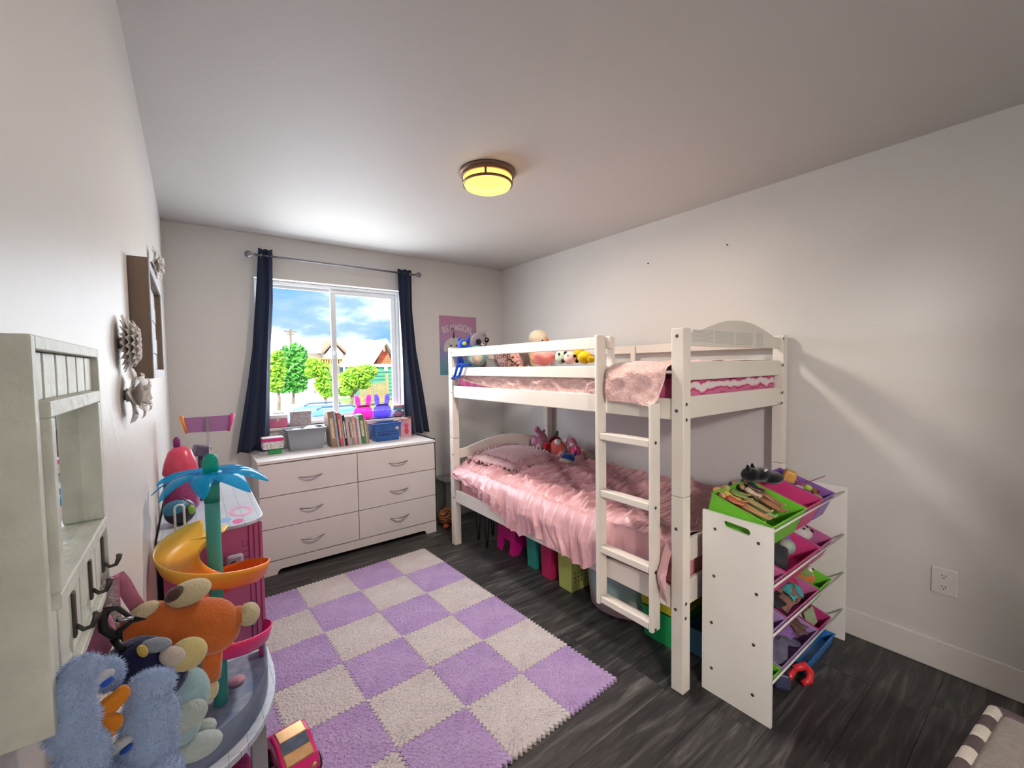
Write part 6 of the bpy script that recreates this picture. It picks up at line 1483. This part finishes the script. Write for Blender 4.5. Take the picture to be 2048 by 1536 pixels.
m_lf1 = leaf_mat('leaf_lime', '#4a7d12', '#7fae22'); m_lf2 = leaf_mat('leaf_green', '#256b22', '#4f9a34'); m_bark = M('bark', '#4a3f34', .9, .2, 4)
def tree(label, y, clumps, base, mat, n, seed, size=.16):
    r = random.Random(seed); bx, bz = W(base[0], base[1], 1, y).x, GZ
    t = thing('tree', label, 'tree', (bx, y, GZ), 'trees beyond the window'); mb = MB()
    cs = []
    for px, py, w, h in clumps: c = W(px, py, 1, y); cs.append((c.x, y, c.z, pr(c, w), pr(c, w)*.9, pr(c, h)))
    for k in range(n):
        c = cs[k % len(cs)]; d = Vector((r.gauss(0,1), r.gauss(0,1), r.gauss(0,1))).normalized()*(r.random()**.45)
        p = Vector((c[0]+d.x*c[3], c[1]+d.y*c[4], c[2]+d.z*c[5])); s = size*r.uniform(.6, 1.3)
        u = Vector((r.gauss(0,1), r.gauss(0,1), r.gauss(0,1))).normalized()*s; v = u.orthogonal().normalized()*s*.55
        mb.add([p-u, p+v, p+u, p-v], [(0,1,2,3)])
    obj('foliage', mb, mat, t)
    mt = MB(); top = min(c[2]-c[5]*.2 for c in cs)
    mt.tube([(bx, y, GZ), (bx+.05, y, (GZ+top)/2), (cs[0][0], y, top+.5)], [.10, .08, .04], 8)
    for c in cs: mt.tube([(bx+.03, y, GZ+(top-GZ)*.7), (c[0], c[1], c[2])], [.05, .015], 6)
    obj('trunk', mt, m_bark, t)
tree('tall dense green tree at the left of the window view', 26, [(588, 712, 26, 26), (575, 745, 36, 30), (562, 722, 22, 22), (604, 740, 24, 22), (560, 770, 24, 16), (590, 770, 24, 16)], (585, 785), m_lf2, 5200, 1, .14)
tree('lime green tree beside the left curtain', 22, [(552, 740, 18, 28), (548, 768, 18, 16), (556, 715, 10, 14)], (556, 790), m_lf1, 2400, 2, .12)
tree('slender lime tree left of the window mullion', 19, [(648, 765, 20, 24), (640, 738, 20, 15), (655, 785, 15, 10), (628, 728, 14, 11), (622, 745, 10, 10)], (650, 815), m_lf1, 3400, 3, .10)
tree('broad lime tree right of the window mullion', 20, [(716, 750, 28, 20), (698, 762, 22, 20), (734, 744, 20, 15), (690, 782, 14, 10), (726, 768, 16, 10)], (702, 808), m_lf1, 4200, 4, .11)
c = W(705, 803, 2, GZ); quick('grass_tuft', 'grass tuft at the foot of the broad lime tree', 'grass', MB().ell((c.x, c.y, GZ+.05), (1.2, .7, .25)), M('tuft_green', '#3f6a2a', .9, .2, 6), smooth=True)
# parked car
YC = 6.2
a, b = W(606, 817, 1, YC), W(742, 822, 1, YC)
pc2 = thing('parked_car', 'blue grey car parked right outside the window', 'car', ((a.x+b.x)/2, YC, GZ))
zr = a.z; xa, xb_ = a.x, b.x; L = xb_-xa
m_car = M('car_blue', '#2f5a8c', .25, .03, spec=.6); m_cg = M('car_glass', '#26364a', .08, .02, spec=.8)
ol = [(xa-.9, GZ+.3), (xa-.9, GZ+.85), (xa-.45, GZ+.92), (xa, zr-.03), (xa+.25, zr), (xb_-.55, zr), (xb_-.1, zr-.12), (xb_+.45, GZ+.95), (xb_+1.2, GZ+.85), (xb_+1.25, GZ+.3)]
obj('body', MB().prism([(x, YC-.75, z) for x, z in ol], (0, 1.6, 0)), m_car, pc2, bev=.06, seg=3)
gl = [(xa-.35, GZ+.95), (xa+.06, zr-.10), (xb_-.2, zr-.14), (xb_+.3, GZ+.97)]
obj('side_glass', MB().prism([(x, YC-.765, z) for x, z in gl], (0, .03, 0)), m_cg, pc2)
for y in (YC-.55, YC+.65): obj('roof_bar', MB().tube([(xa+.15, y, zr+.005), (xa+.25, y, zr+.05), (xb_-.6, y, zr+.05), (xb_-.5, y, zr+.005)], .02, 8), m_cg, pc2, smooth=True)
for x in (xa-.3, xb_+.65):
    for y in (YC-.72, YC+.62): obj('wheel', MB().lathe([(.1,-.1), (.30,-.1), (.33,-.06), (.33,.06), (.30,.1), (.1,.1)], (x, y+.05, GZ+.33), 24, rx(90)), m_dark, pc2)
